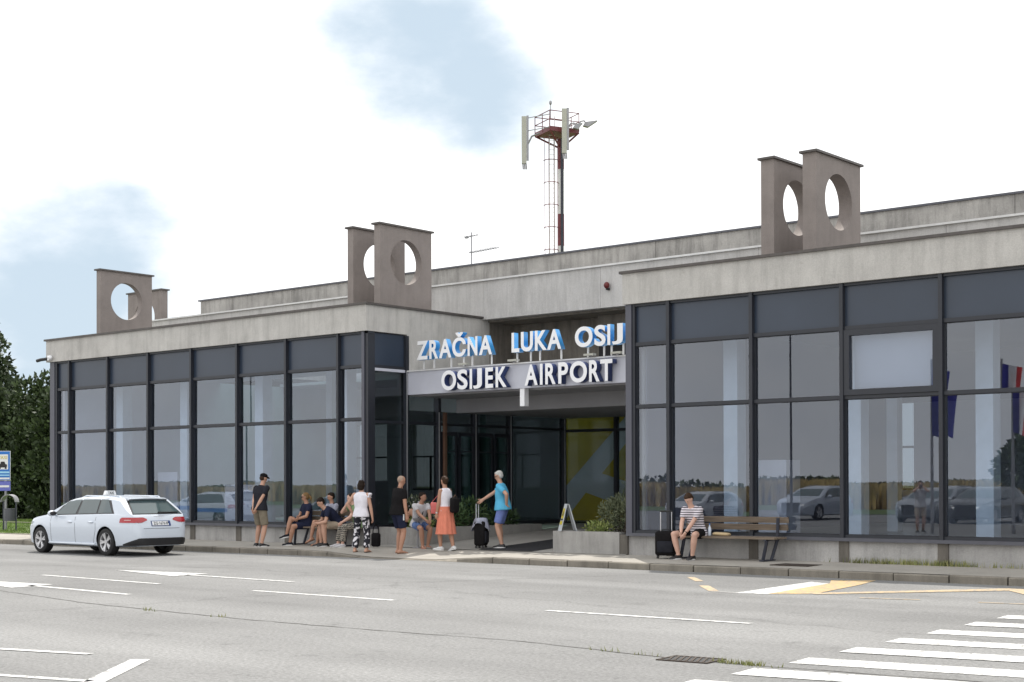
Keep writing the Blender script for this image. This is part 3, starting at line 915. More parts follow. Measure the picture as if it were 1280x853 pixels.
# rear glazing of the recess with the mural behind it
XM = [-.0, 1.86, 3.7, 5.5, 7.85]
for a, c in zip(XM[:-1], XM[1:]):
    w = bp_('window', MT['frame'], (a, c - .1, 7.90, 8.0, 3.19, 3.27))
    part('glass_pane', MT['glass_rear'], w, (a, c - .1, 7.945, 7.96, 3.27, 3.6))
    w = bp_('window', MT['frame'], (a, c - .1, 7.90, 8.0, .5, .62))
    part('glass_pane', MT['glass_rear'], w, (a, c - .1, 7.945, 7.96, .62, 3.19))
    bp_('mullion', MT['frame'], (c - .1, c, 7.88, 8.02, .5, 3.6))
mur = bp_('mural', MT['mgrey'], (-1.677, 0.88, 9.7, 9.74, .6, 4.25))
b = MB()
for p in [[(-1.416, 3.956), (0.88, 3.705), (0.577, 3.424), (-1.416, 1.597)], [(0.88, 2.902), (0.582, 2.594), (-0.007, 2.014), (0.88, 1.774)], [(-0.613, 1.44), (0.619, 1.085), (0.88, 0.918), (0.88, 0.574), (-1.416, 0.574), (-1.26, 0.762)]]:
    q = p[::-1] if sum(p[i][0] * p[(i + 1) % len(p)][1] - p[(i + 1) % len(p)][0] * p[i][1] for i in range(len(p))) < 0 else p
    b.quad([(x_, 9.694, z_) for x_, z_ in q])
b.build('yellow_field', MT['olive'], mur)
# interior
bp_('interior_floor', MT['infloor'], (-14.0, -.2, .35, 12, .45, .60), (RX0 + .35, 21.9, .35, 12, .45, .60), (-.19, RX0 + .34, 7.9, 12, .45, .6))
bp_('ceiling', MT['inwall'], (-14.0, -.31, .35, 6.5, 5.2, 5.3), (-14.0, -.31, 9.2, 12, 5.2, 5.3), (-.29, RX0 + .34, 9.3, 12, 4.3, 4.4))
bp_('ceiling', MT['inwall_dim'], (RX0 + .35, 21.9, .35, 12, 5.2, 5.3))
bp_('interior_wall', MT['inwall_dim'], (8.3, 21.85, 12.04, 12.09, 3.9, 5.2))
bp_('interior_wall', MT['inwall_dim'], (RX0 + .31, RX0 + .34, .36, 12, .6, 5.2))
bp_('interior_wall', MT['inwall'], (-14.1, -13.95, .4, 11.9, .6, 5.2))
for xc in (-12.2, -9.0, -5.6, -2.2, 9.75, 12.6, 15.3, 18.6):
    bp_('interior_column', MT['incol'], (xc - .17, xc + .17, 1.2, 1.54, .6, 5.2))
for xc in (-10.6, -7.3, -4.2, -1.2, 11.4, 17.2):
    bp_('interior_column', MT['incol'], (xc - .13, xc + .13, 5.4, 5.66, .6, 5.2))
for xc, w_, h_ in ((-11.9, 1.0, 1.5), (-8.6, 1.6, 1.1), (-3.6, 1.3, 1.2), (9.6, .8, 1.6)):
    bp_('counter', MT['inwall'], (xc, xc + w_, 2.4, 3.0, .6, .6 + h_))

# ------------------------------------------------------------------ roof slabs with round holes
def slab(loc, rz, w, h, t, label, zc=1.38, rh=.575):
    root = tag(empty('roof_slab', loc, rz), label, 'concrete slab', 'concrete slabs with round holes on the roof')
    n = 40
    b = MB()
    hole = [(w / 2 + rh * math.cos(a), zc + .10 + rh * math.sin(a)) for a in np.linspace(0, 2 * math.pi, n, endpoint=False)]
    out = []
    for k in range(n):
        a = 2 * math.pi * k / n
        c_, s_ = math.cos(a), math.sin(a)
        cz = zc + .10
        tx = (w / 2) / abs(c_) if abs(c_) > 1e-6 else 1e9
        tz = ((h - cz) if s_ > 0 else cz) / abs(s_) if abs(s_) > 1e-6 else 1e9
        q = min(tx, tz)
        out.append((w / 2 + q * c_, cz + q * s_))
    for corner in ((0, 0), (w, 0), (w, h), (0, h)):
        k = min(range(n), key=lambda i: (out[i][0] - corner[0]) ** 2 + (out[i][1] - corner[1]) ** 2)
        out[k] = corner
    # local: slab plane is y (width) / z (height), thickness along -x
    V = [(0, y, z) for y, z in out] + [(0, y, z) for y, z in hole] + [(-t, y, z) for y, z in out] + [(-t, y, z) for y, z in hole]
    F = []
    for k in range(n):
        j = (k + 1) % n
        F += [(k, j, n + j, n + k), (2 * n + j, 2 * n + k, 3 * n + k, 3 * n + j), (n + k, n + j, 3 * n + j, 3 * n + k), (j, k, 2 * n + k, 2 * n + j)]
    b.add(V, F)
    b.build('slab_body', MT['slab'], root, smooth=35)
    b = MB()
    b.box(-t - .05, .05, -.06, w + .06, h, h + .045)
    b.build('coping', MT['coping'], root)
    return root
SZ = 5.96
slab((-.30, .72, SZ), 0, 1.9, 2.36, .21, 'concrete slab with round hole above the left wing corner, nearer of its pair')
slab((-1.28, .72, SZ), 0, 1.9, 2.36, .21, 'concrete slab with round hole above left wing corner, behind its pair')
slab((12.06, .72, SZ), 0, 1.9, 2.36, .30, 'concrete slab with round hole on the right wing roof, tallest in view')
slab((11.10, .72, SZ), 0, 1.9, 2.36, .30, 'concrete slab with round hole on right wing, partly behind its pair')
slab((-12.5, .72, SZ), 0, 1.9, 2.36, .21, 'concrete slab with round hole at the far left end of the roof')
slab((-14.9, 5.0, SZ), R(90), 1.9, 2.36, .26, 'concrete slab turned parallel to the front behind the far left slab')

# ------------------------------------------------------------------ letter signs
FB = .028
def letters(name, label, rows, plane_y, depth, mats, posts):
    root = tag(empty(name, (4.0, plane_y, 4.6)), label, 'sign')
    root.location = (0, 0, 0)
    for ch, x0, x1, z0, z1 in rows:
        link('letter', fit_text(ch, x0, x1, z0, z1, plane_y, depth, FB, mats), root)
    for x, z0, z1 in posts:
        part('post', MT['flash'], root, (x - .018, x + .018, plane_y + depth * .6, plane_y + depth * .6 + .03, z0, z1))
    return root
z0, z1 = 4.83, 5.30
row1 = [('Z', .57, .96), ('R', 1.01, 1.31), ('A', 1.34, 1.76), ('Č', 1.79, 2.24), ('N', 2.30, 2.62), ('A', 2.67, 3.09), ('L', 3.71, 3.95), ('U', 4.0, 4.37), ('K', 4.43, 4.79),
        ('A', 4.80, 5.22), ('O', 5.62, 6.13), ('S', 6.18, 6.50), ('I', 6.55, 6.63), ('J', 6.68, 6.98), ('E', 7.06, 7.32), ('K', 7.40, 7.76)]
rows = []
for ch, a, c in row1:
    rows.append((ch, a, c, z0 - (.005 if ch in 'OS' else 0), z1 + (.13 if ch == 'Č' else 0)))
letters('airport_sign', 'large white letters with blue returns reading ZRAČNA LUKA OSIJEK above the beam', rows, 1.15, .155, [MT['white'], MT['blue']],
        [(x, 4.60, z0 + .02) for x in (.72, 1.08, 1.66, 2.08, 2.36, 2.99, 3.80, 4.22, 4.50, 5.14, 5.92, 6.38, 6.59, 6.92, 7.2, 7.5)])
z0, z1 = 4.025, 4.52
row2 = [('O', 1.37, 1.87), ('S', 1.91, 2.25), ('I', 2.32, 2.40), ('J', 2.43, 2.72), ('E', 2.83, 3.08), ('K', 3.16, 3.51),
        ('A', 4.07, 4.47), ('I', 4.54, 4.62), ('R', 4.70, 5.01), ('P', 5.09, 5.38), ('O', 5.43, 5.93), ('R', 5.99, 6.29), ('T', 6.31, 6.65)]
rows = [(ch, a, c, z0, z1) for ch, a, c in row2]
letters('airport_sign', 'white letters with navy returns reading OSIJEK AIRPORT on the grey beam', rows, 1.20, .17, [MT['white'], MT['navy']], [])
def lamp(x):
    r = tag(empty('flood_lamp', (x, 1.28, 4.605)), None, 'lamp', 'small flood lamps along the sign beam')
    part('bracket', MT['galv'], r, (-.02, .02, 0, .05, 0, .03))
    part('lamp_head', MT['antenna'], r, (-.14, .14, -.06, .06, .03, .075))
    return r
for x, l in ((2.05, 'pale flood lamp on the beam under the letter Č'), (3.66, 'pale flood lamp on the beam right of ZRAČNA'), (5.95, 'pale flood lamp on the beam between LUKA and OSIJEK'), (6.72, 'pale flood lamp on the beam under the letters SI')):
    lamp(x)['label'] = l

# ------------------------------------------------------------------ small things on the building
t = tag(empty('security_camera', (-14.0, -.06, 5.62)), 'white security camera on the left end of the fascia', 'security camera')
b = MB()
b.box(-.05, .05, -.10, 0, -.05, .1)
b.ell((.12, -.10, .03), (.07, .07, .07))
b.build('housing', MT['white'], t, smooth=40)
b = MB()
b.tube([(-.05, -.08, 0), (-.30, -.16, -.02), (-.45, -.20, -.05)], .05, 10)
b.build('camera_body', MT['black'], t, smooth=40)
t = tag(empty('alarm_beacon', (4.27, 4.27, 6.7)), 'small dark red alarm beacon on the pale upper fascia', 'alarm beacon')
b = MB()
b.tube([(0, .03, -.09), (0, -.06, -.09), (0, -.06, -.04)], .035, 10)
b.build('base', MT['black'], t, smooth=40)
b = MB()
b.ell((0, -.07, .0), (.075, .075, .085))
b.build('lens', MT['beacon'], t, smooth=60)
t = tag(empty('tv_antenna', (-4.6, 9.0, 7.4)), 'thin television antenna standing on the flat roof', 'antenna')
b = MB()
b.tube([(0, 0, 0), (0, 0, 2.26)], .022, 6)
b.build('mast', MT['galv'], t)
b = MB()
b.tube([(-.1, 0, 1.62), (1.05, .1, 1.68)], .014, 5)
for k in range(11): b.tube([(.0 + .1 * k, -.16, 1.625 + .005 * k), (.0 + .1 * k, .17, 1.625 + .005 * k)], .008, 4)
b.build('lower_aerial', MT['galv'], t)
b = MB()
b.tube([(-.25, 0, 2.13), (.28, 0, 2.16)], .014, 5)
for k in range(5): b.tube([(-.22 + .11 * k, -.12, 2.14), (-.22 + .11 * k, .12, 2.14)], .008, 4)
b.obox((-.2, 0, 2.12), ((1, 0, 0), (0, 1, 0), (0, 0, 1)), (.06, .04, .03))
b.build('upper_aerial', MT['galv'], t)

# ------------------------------------------------------------------ radio tower behind
tw = tag(empty('radio_tower', (-31.07, 46.32, -.28), R(40.3)), 'tall red and white antenna mast with caged ladder and railed platform', 'radio mast')
seg = [(0, 4, 'red'), (4, 8, 'mastwhite'), (8, 11.3, 'mastwhite'), (11.3, 14.4, 'red'), (14.4, 17.2, 'red'), (17.2, 19.6, 'mastwhite'), (19.6, 21.5, 'mastwhite'), (21.5, 24.0, 'red')]
seg = [(0, 5.5, 'red'), (5.5, 11, 'mastwhite'), (11, 16.6, 'mastwhite'), (16.6, 16.9, 'mastwhite'), (16.9, 18.9, 'red'), (18.9, 21.7, 'mastwhite'), (21.7, 23.6, 'red')]
for a, c, m_ in seg:
    b = MB()
    b.tube([(.42, 0, a), (.42, 0, c)], .215, 14)
    b.build('mast_section', MT[m_], tw, smooth=40)
b = MB()
for x_ in (.18, .30, .36): b.tube([(.36 + x_ * .3, -.225 - .02 * x_, 0), (.36 + x_ * .5, -.27 - .02 * x_, 23.6)], .045, 6)
b.build('cable', MT['steel'], tw)
b = MB()
for x_ in (-.30, .02): b.tube([(x_, -.2, 0), (x_, -.2, 25.0)], .03, 5)
z = .4
while z < 24.4:
    b.tube([(-.30, -.2, z), (.02, -.2, z)], .016, 4)
    z += .3
b.build('ladder', MT['mastwhite'], tw)
b = MB()
for k, a in enumerate(np.linspace(-2.6, -.5, 4)):
    b.tube([(-.2 + .46 * math.cos(a), -.25 + .5 * math.sin(a), 2.5), (-.2 + .46 * math.cos(a), -.25 + .5 * math.sin(a), 23.6)], .018, 4)
for k in range(16):
    z = 2.6 + 1.4 * k
    ring = [(-.2 + .46 * math.cos(a), -.25 + .5 * math.sin(a), z) for a in np.linspace(-math.pi - .1, .1, 9)]
    b.tube(ring, .026, 4, mi=0)
b.build('ladder_cage', MT['red'], tw)
b = MB()
pl = 1.02
Z0 = 23.95
cp = lambda x_, y_: (math.cos(.45) * x_ - math.sin(.45) * y_ + .18, math.sin(.45) * x_ + math.cos(.45) * y_)
cr = [cp(-pl, -pl), cp(pl, -pl), cp(pl, pl), cp(-pl, pl)]
b.prism([(x_, y_, Z0 - .1) for x_, y_ in cr], (0, 0, .28))
for k in range(4):
    b.tube([(*cr[k], Z0 - .05), (.42, 0, 23.0)], .06, 5)
b.build('platform', MT['red'], tw)
b = MB()
for k in range(4):
    p, q = cr[k], cr[(k + 1) % 4]
    for zz in (.62, 1.15): b.tube([(*p, Z0 + zz), (*q, Z0 + zz)], .03, 5)
    for f in (0, .5):
        x_, y_ = p[0] + (q[0] - p[0]) * f, p[1] + (q[1] - p[1]) * f
        b.tube([(x_, y_, Z0), (x_, y_, Z0 + 1.15)], .03, 5)
b.build('railing', MT['red'], tw)
def antenna(x_, y_, zlo, zhi):
    b = MB()
    b.box(x_ - .17, x_ + .13, y_ - .1, y_ + .1, zlo, zhi)
    o = b.build('panel_antenna', MT['antenna'], tw)
    b = MB()
    b.box(x_ + .135, x_ + .27, y_ - .07, y_ + .07, zlo + .2, zhi + .05)
    for k in (-.1, .0, .1): b.tube([(x_ + k, y_, zlo), (x_ + k + .03, y_, zlo - .35)], .05, 6)
    b.build('connector', MT['galv'], o)
antenna(-1.86, -.35, 22.0, 24.95)
antenna(.62, -1.25, 22.45, 25.2)
b = MB()
for zz in (24.05, 24.85): b.tube([(-1.7, -.35, zz), (*cr[0], zz)], .03, 5)
b.tube([(-1.75, -.35, 23.0), (-1.4, -.4, 23.7), (-.9, -.6, 23.85)], .06, 6)
b.build('antenna_arm', MT['galv'], tw)
b = MB()
b.tube([(-.22, -.2, 24.9), (-.22, -.2, 25.8)], .03, 5)
b.ell((-.22, -.2, 25.85), (.09, .09, .15))
b.build('lightning_rod', MT['galv'], tw)
for dx, dy, dz, fl in ((cr[1][0] + .1, cr[1][1], .38, .80), (cr[1][0] - .55, cr[1][1] - .5, .12, .5)):
    b = MB()
    x_, y_, z_ = dx, dy, Z0 + dz
    b.prism([(x_ + .15, y_ - .2, z_ - .02), (x_ + .45, y_ - .2, z_ - .10), (x_ + .25 + fl, y_ - .2, z_ + .30), (x_ + .28, y_ - .2, z_ + .20)], (0, .4, 0))
    b.tube([(x_ - .1, y_, z_ + .05), (x_ + .0, y_, z_ + .28), (x_ + .22, y_, z_ + .32), (x_ + .34, y_, z_ + .14)], .05, 6)
    b.build('flood_light', MT['galv'], tw)

# ------------------------------------------------------------------ planters and plants
pl_l = tag(empty('planter', (0, 0, 0)), 'long concrete planter beside the glazed left wing with ferns', 'planter', 'concrete planters at the entrance')
part('planter_wall', MT['planter'], pl_l, (.06, 1.3, .32, .50, -.05, .635))
part('planter_wall', MT['planter'], pl_l, (1.3, 1.5, .322, 5.0, -.05, .632), (.06, 1.3, 4.8, 4.98, -.05, .63))
part('soil', MT['soil'], pl_l, (.06, 1.3, .5, 4.8, .3, .58))
pl_r = tag(empty('planter', (0, 0, 0)), 'concrete planter with grey green bush in front of the right corner post', 'planter', 'concrete planters at the entrance')
part('planter_wall', MT['planter'], pl_r, (5.88, 7.70, .0, .2, -.05, .65))
part('planter_wall', MT['planter'], pl_r, (5.882, 6.08, .2, 2.6, -.05, .648), (6.08, 7.84, 2.42, 2.6, -.05, .646))
part('planter_wall', MT['pier'], pl_r, (7.70, RX0 + .05, .02, .2, -.05, .60))
part('soil', MT['soil'], pl_r, (6.08, 7.84, .2, 2.42, .3, .58))
def leaf_quad(mb, p, d, n, L, w):
    d = np.array(d, float); d /= np.linalg.norm(d)
    s = np.cross(d, n); s /= (np.linalg.norm(s) + 1e-9)
    p = np.array(p, float)
    mb.add([p, p + d * L * .45 + s * w, p + d * L, p + d * L * .45 - s * w], [(0, 1, 2, 3)])
def rdir(rg):
    while 1:
        v = np.array([rg.uniform(-1, 1) for _ in range(3)])
        k = np.linalg.norm(v)
        if .1 < k < 1: return v / k
def bush(name, label, loc, blobs, n, L, w, mat, stems=5, group=None, up=.5, flowers=0):
    root = tag(empty(name, loc), label, 'plant' if name != 'bush' else 'bush', group)
    rg = random.Random(hash(label) % 1 if False else len(label) * 7 + n)
    b = MB()
    tot = sum(r[0] * r[1] * r[2] for _, r in blobs)
    tips = []
    for c, r in blobs:
        for _ in range(int(n * r[0] * r[1] * r[2] / tot)):
            v = rdir(rg)
            k = rg.uniform(.35, 1.05) ** .6
            p = np.array(c) + v * np.array(r) * k
            d = v * .7 + rdir(rg) * .8 + np.array((0, 0, up))
            leaf_quad(b, p, d, rdir(rg), L * rg.uniform(.6, 1.3), w * rg.uniform(.7, 1.2))
            tips.append(p)
    b.build('foliage', mat, root)
    s = MB()
    for k in range(stems):
        c, r = blobs[k % len(blobs)]
        e = np.array(c) + rdir(rg) * np.array(r) * .7
        s.tube([(rg.uniform(-.1, .1), rg.uniform(-.1, .1), 0), e * .5 + np.array((0, 0, .05)), e], [.012, .009, .004], 5)
    s.build('stem', MT['bark'], root)
    if flowers:
        f = MB()
        for p in rg.sample(tips, flowers): f.ell(p + np.array((0, 0, .02)), (.025, .025, .02), nu=6, nv=4)
        f.build('flower', MT['flower'], root)
    return root
bush('bush', 'grey green rounded bush in the right planter', (7.25, .62, .58), [((-.05, 0, .42), (.42, .38, .36)), ((-.28, .05, .52), (.25, .25, .26)), ((.22, 0, .55), (.25, .25, .26)), ((0, .1, .7), (.25, .22, .2))], 2600, .085, .011, MT['shrubg'], 9)
bush('plant', 'low yellow green plant in front of the grey green bush', (6.86, .32, .58), [((0, 0, .12), (.30, .14, .15)), ((.2, .02, .12), (.2, .12, .13))], 420, .09, .022, MT['shruby'], 4)
bush('plant', 'tall thin stalk of dry grass beside the right corner post', (7.62, .42, .58), [((0, 0, .85), (.10, .08, .38)), ((.05, 0, .5), (.14, .1, .4))], 260, .12, .008, MT['shrubg'], 6, up=1.2)
bush('plant', 'low yellow green plant on the left planter behind the man in black', (.95, .66, .58), [((0, 0, .13), (.32, .2, .17)), ((.3, .1, .12), (.2, .2, .15))], 520, .10, .022, MT['shruby'], 4)
bush('plant', 'wispy flowering plant between the man in black and the seated woman', (.75, .95, .58), [((0, 0, .45), (.36, .3, .38)), ((.25, .1, .3), (.3, .25, .3))], 620, .10, .013, MT['shrubg'], 8, flowers=26)
bush('plant', 'deep green fern behind the woman in the coral skirt', (1.1, 2.6, .58), [((0, 0, .35), (.36, .5, .38)), ((0, -.6, .3), (.3, .4, .3))], 900, .16, .018, MT['shrubd'], 8)
bush('plant', 'dark low fern in the left planter behind the rolling case', (.9, 4.1, .58), [((0, 0, .22), (.34, .5, .24))], 500, .14, .018, MT['shrubd'], 6)

# ------------------------------------------------------------------ door mat, floor sign
b = MB()
c0 = [(3.55, -.35), (4.95, -.10), (6.0, 1.5), (6.0, 6.9), (2.6, 6.9), (2.6, 2.2)]
c0 = [(3.62, -.55), (4.75, -.16), (5.72, .95), (5.72, 5.8), (4.3, 5.8)]
b = MB()
prevl = None
for k in range(13):
    y = -.1 + k * .5
    xl, xr = 3.75 , 5.35
    if prevl: b.quad([(xl, prevl, ramp_z(prevl) + .008), (xr, prevl, ramp_z(prevl) + .008), (xr, y, ramp_z(y) + .008), (xl, y, ramp_z(y) + .008)])
    prevl = y
tag(b.build('door_mat', MT['mat'], smooth=180), 'long black rubber mat lying on the entrance ramp', 'door mat')
fs = tag(empty('floor_sign', (6.15, .15, .65), R(-8)), 'folding wet floor warning sign standing on the right planter', 'floor sign')
def leaf_panel(x0, x1, mat, parent, name):
    b = MB()
    b.prism([(x0, -.13, 0), (x0, .13, 0), (x1, .09, .60), (x1, -.09, .60)], (.018, 0, 0))
    return b.build(name, mat, parent)
fp = MB()
fp.prism([(-.14, -.17, 0), (.14, -.17, 0), (.10, -.02, .60), (-.10, -.02, .60)], (0, .018, 0))
fp = fp.build('front_panel', MT['floorsign'], fs)
fb2 = MB()
fb2.prism([(-.14, .19, 0), (.14, .19, 0), (.10, .02, .60), (-.10, .02, .60)], (0, .018, 0))
fb2.build('back_panel', MT['floorsign'], fs)
b = MB()
def onp(x_, z_, k=.003): return (x_, -.17 + .15 * z_ / .6 - k, z_)
b.quad([onp(-.095, .28), onp(.095, .28), onp(.08, .50), onp(-.08, .50)])
b.quad([onp(-.1, .14), onp(.1, .14), onp(.098, .22), onp(-.098, .22)])
b.build('yellow_label', MT['signyellow'], fp)
b = MB()
b.quad([onp(-.06, .34, .005), onp(.06, .34, .005), onp(0, .47, .005)])
b.quad([onp(-.1, .235, .005), onp(.1, .235, .005), onp(.097, .27, .005), onp(-.097, .27, .005)])
b.build('warning_triangle', MT['black'], fp)
fs.rotation_euler = (0, 0, R(-38))

# ------------------------------------------------------------------ benches
def bench(loc, rz, L, label):
    r = tag(empty('bench', loc, rz), label, 'bench', 'wooden benches along the front wall')
    for k in range(4):
        part('seat_slat', MT['wood'], r, (-L / 2, L / 2, -.26 + .125 * k, -.26 + .125 * k + .105, .43 + .003 * (k % 2), .468 + .003 * (k % 2)))
    for z_, y_ in ((.60, .265), (.745, .295)):
        b = MB()
        b.obox((0, y_, z_ + .055), ((1, 0, 0), (0, 1, .2), (0, -.2, 1)), (L / 2, .018, .056))
        b.build('back_slat', MT['wood'], r)
    for x_ in (-L / 2 + .22, L / 2 - .22):
        b = MB()
        b.obox((x_, .02, .415), ((1, 0, 0), (0, 1, 0), (0, 0, 1)), (.03, .27, .014))
        b.tube([(x_ + .02, -.2, .41), (x_ - .12, -.12, 0)], .034, 6)
        b.tube([(x_ + .06, .16, .84), (x_, .24, .42), (x_ - .10, .17, 0)], .034, 6)
        b.obox((x_ - .1, .02, .012), ((1, 0, 0), (0, 1, 0), (0, 0, 1)), (.05, .24, .012))
        b.build('bench_frame', MT['steel'], r, smooth=40)
    return r
bench((10.66, -.33, .168), 0, 2.36, 'weathered wooden bench with two back slats under the right windows')
bench((-1.18, -.33, .168), 0, 2.3, 'wooden bench under the left wing windows, hidden by seated people')

# ------------------------------------------------------------------ taxi sign and bin
ts = tag(empty('taxi_sign', (-20.05, 1.9, .16), R(40)), 'blue taxi rank sign on a grey pole beside the lawn', 'sign')
b = MB()
b.tube([(.08, .04, 0), (.08, .04, 2.7)], .04, 10)
b.build('pole', MT['galv'], ts, smooth=40)
pn = part('sign_panel', MT['signwhite'], ts, (-.26, .26, -.02, 0, 1.72, 2.74))
part('blue_field', MT['signblue'], pn, (-.245, .245, -.026, -.0202, 1.735, 2.725))
part('white_square', MT['signwhite'], pn, (-.185, .185, -.031, -.0262, 2.10, 2.62))
link('sign_text', fit_text('TAXI', -.15, .15, 2.46, 2.57, -.036, .004, .01, [MT['signyellow']]), pn)
b = MB()
b.prism([(-.14, -.037, 2.17), (.14, -.037, 2.17), (.15, -.037, 2.27), (.09, -.037, 2.29), (.06, -.037, 2.37), (-.06, -.037, 2.37), (-.09, -.037, 2.29), (-.15, -.037, 2.27)][::-1], (0, .004, 0))
for x_ in (-.1, .1): b.prism([(x_ - .03, -.037, 2.12), (x_ + .03, -.037, 2.12), (x_ + .03, -.037, 2.168), (x_ - .03, -.037, 2.168)][::-1], (0, .004, 0))
b.build('car_symbol', MT['black'], pn)
part('text_band', MT['signlight'], pn, (-.23, .23, -.031, -.0262, 1.97, 2.03))
part('text_band', MT['signlight'], pn, (-.23, .23, -.031, -.0262, 1.88, 1.92))
part('text_band', MT['signwhite'], pn, (-.23, .23, -.031, -.0262, 1.76, 1.82))
pn = part('lower_panel', MT['signviolet'], ts, (-.26, .26, -.02, 0, 1.36, 1.69))
part('text_band', MT['signwhite'], pn, (-.24, .22, -.026, -.0202, 1.48, 1.55))
bn = tag(empty('litter_bin', (-19.0, 1.53, .16), R(40)), 'grey metal litter bin with arched hood standing on the lawn', 'litter bin')
b = MB()
b.tube([(0, 0, .34), (0, 0, .76)], .2, 16)
b.build('bin_body', MT['sill'], bn, smooth=40)
b = MB()
for s_ in (-1, 1):
    b.box(s_ * .215 - .018, s_ * .215 + .018, -.03, .03, 0, 1.02)
    b.box(s_ * .2 - .05, s_ * .2 + .03, -.12, .12, 0, .02)
b.build('bin_frame', MT['steel'], bn)
b = MB()
arc = [(.255 * math.cos(a), .98 + .26 * math.sin(a)) for a in np.linspace(0, math.pi, 14)]
ina = [(.235 * math.cos(a), .98 + .24 * math.sin(a)) for a in np.linspace(math.pi, 0, 14)]
pts = arc + ina
for k in range(13):
    b.prism([(arc[k][0], -.2, arc[k][1]), (arc[k + 1][0], -.2, arc[k + 1][1]), (ina[12 - k][0], -.2, ina[12 - k][1]), (ina[13 - k][0], -.2, ina[13 - k][1])], (0, .4, 0))
b.build('hood', MT['galv'], bn)

# ------------------------------------------------------------------ trees
def tree(name, label, loc, h, trunk_h, blobs, n, L, mat, group=None, tr=.16, up=0.0):
    root = tag(empty(name, loc), label, 'tree', group)
    rg = random.Random(int(abs(loc[0]) * 100) + n)
    t = MB()
    t.tube([(0, 0, -.1), (.03, .02, h * .45), (0, 0, h * .9)], [tr, tr * .6, .03], 8)
    for k in range(10):
        c, r = blobs[(k * 3) % len(blobs)]
        z_ = trunk_h + (h * .75 - trunk_h) * k / 10
        a = k * 2.4
        rr = r[0] * .8
        t.tube([(0, 0, z_), (math.cos(a) * rr * .5, math.sin(a) * rr * .5, z_ + .15), (math.cos(a) * rr, math.sin(a) * rr, z_ + .25)], [tr * .35, tr * .2, .015], 5)
    t.build('trunk', MT['bark'], root, smooth=60)
    b = MB()
    tot = sum(r[0] * r[1] * r[2] for _, r in blobs)
    for c, r in blobs:
        for _ in range(int(n * r[0] * r[1] * r[2] / tot)):
            v = rdir(rg)
            p = np.array(c) + v * np.array(r) * rg.uniform(.5, 1.0)
            d = v * .8 + rdir(rg) * .6 + np.array((0, 0, up))
            leaf_quad(b, p, d, rdir(rg), L * rg.uniform(.6, 1.4), L * .34 * rg.uniform(.7, 1.3))
    b.build('crown', mat, root)
    return root
def hedge_blobs(h, w, rg):
    out = []
    for k in range(26):
        z_ = .5 + (h - 1.0) * k / 25
        f = 1.0 if z_ < h * .55 else (1 - (z_ - h * .55) / (h * .5)) ** .7
        for _ in range(2):
            out.append(((rg.uniform(-.45, .45) * w * f, rg.uniform(-.45, .45) * w * f, z_), (w * .36 * f + .16, w * .36 * f + .16, .62)))
    return out
rg = random.Random(21)
hl = ['dark evergreen tree nearest the left building corner', 'tall dark evergreen tree second from the building corner', 'dark evergreen tree with loose top behind the litter bin', 'dark evergreen tree behind the blue taxi sign', 'dark evergreen tree at the left picture edge']
for k, (x, y, h, w) in enumerate(((-27.2, 12.4, 5.9, 2.6), (-30.0, 12.7, 6.5, 2.7), (-32.6, 12.5, 6.3, 2.7), (-35.3, 12.9, 6.9, 2.8), (-38.0, 12.6, 6.4, 2.8))):
    tree('evergreen_tree', hl[k], (x, y, .1), h, .3, hedge_blobs(h, w, rg), 16000, .22, MT['thuja'], 'dark evergreens left of the building', up=.5)
bl = []
for k in range(20):
    z_ = 2.0 + 9.0 * k / 20
    f = (1 - k / 20.5)
    for a in range(5):
        t_ = a * 1.2566 + k * .7
        rr = 3.6 * f ** .7 * rg.uniform(.7, 1.1)
        bl.append(((math.cos(t_) * rr * .62, math.sin(t_) * rr * .62, z_ - .10 * rr + rg.uniform(-.25, .25)), (.5 * rr + .3, .5 * rr + .3, .30 + .22 * f)))
tree('spruce_tree', 'tall dark spruce rising behind the evergreens at left edge', (-43.2, 14.0, .1), 11.3, 1.2, bl, 26000, .26, MT['spruce'], tr=.2, up=-.15)
tree('broadleaf_tree', 'broad leafy tree at the field edge seen mirrored in the right windows', (-5.0, -57, 0), 5.6, 1.2, [((0, 0, 3.1), (2.0, 1.9, 1.6)), ((-1.3, .3, 2.4), (1.4, 1.3, 1.2)), ((1.5, 0, 2.6), (1.5, 1.4, 1.2)), ((.3, .3, 4.2), (1.3, 1.3, 1.0)), ((1.0, -.6, 3.7), (1.2, 1.1, .9))], 7000, .34, MT['broad'], tr=.2)

# ------------------------------------------------------------------ field and verge across the car park (mirrored in the glass)
sheet('verge', -400, 300, -58, -46.02, .02, MT['grass'])
sheet('field_soil', -400, 300, -400, -58.02, .0, M('field_soil', (.20, .15, .07), .95, 0, .25, .3))
b = MB()
rg = random.Random(8)
for _ in range(15000):
    y = -59 - 70 * rg.random() ** 2
    x = rg.uniform(-190, 40)
    h = rg.uniform(1.42, 1.78)
    a = rg.uniform(0, 3.14)
    dx, dy = math.cos(a) * .16, math.sin(a) * .16
    b.add([(x - dx, y - dy, 0), (x + dx, y + dy, 0), (x + dx * 1.6, y + dy, h * .7), (x + rg.uniform(-.2, .2), y, h), (x - dx * 1.6, y - dy, h * .65)], [(0, 1, 2, 3, 4)])
tag(b.build('corn_field', MT['corn']), 'ripe brown corn field beyond the car park mirrored in the glass', 'corn field', kind='stuff')
b = MB()
for _ in range(15000):
    x = rg.uniform(-480, 160)
    y = -300 + 14 * math.sin(x * .05) + rg.uniform(-9, 9)
    hh = 1.2 + .7 * math.sin(x * .021) + .8 * math.sin(x * .063 + 1) + .5 * math.sin(x * .19)
    leaf_quad(b, (x, y, rg.uniform(0, max(.8, hh))), rdir(rg) + np.array((0, 0, .4)), rdir(rg), 1.3, .55)
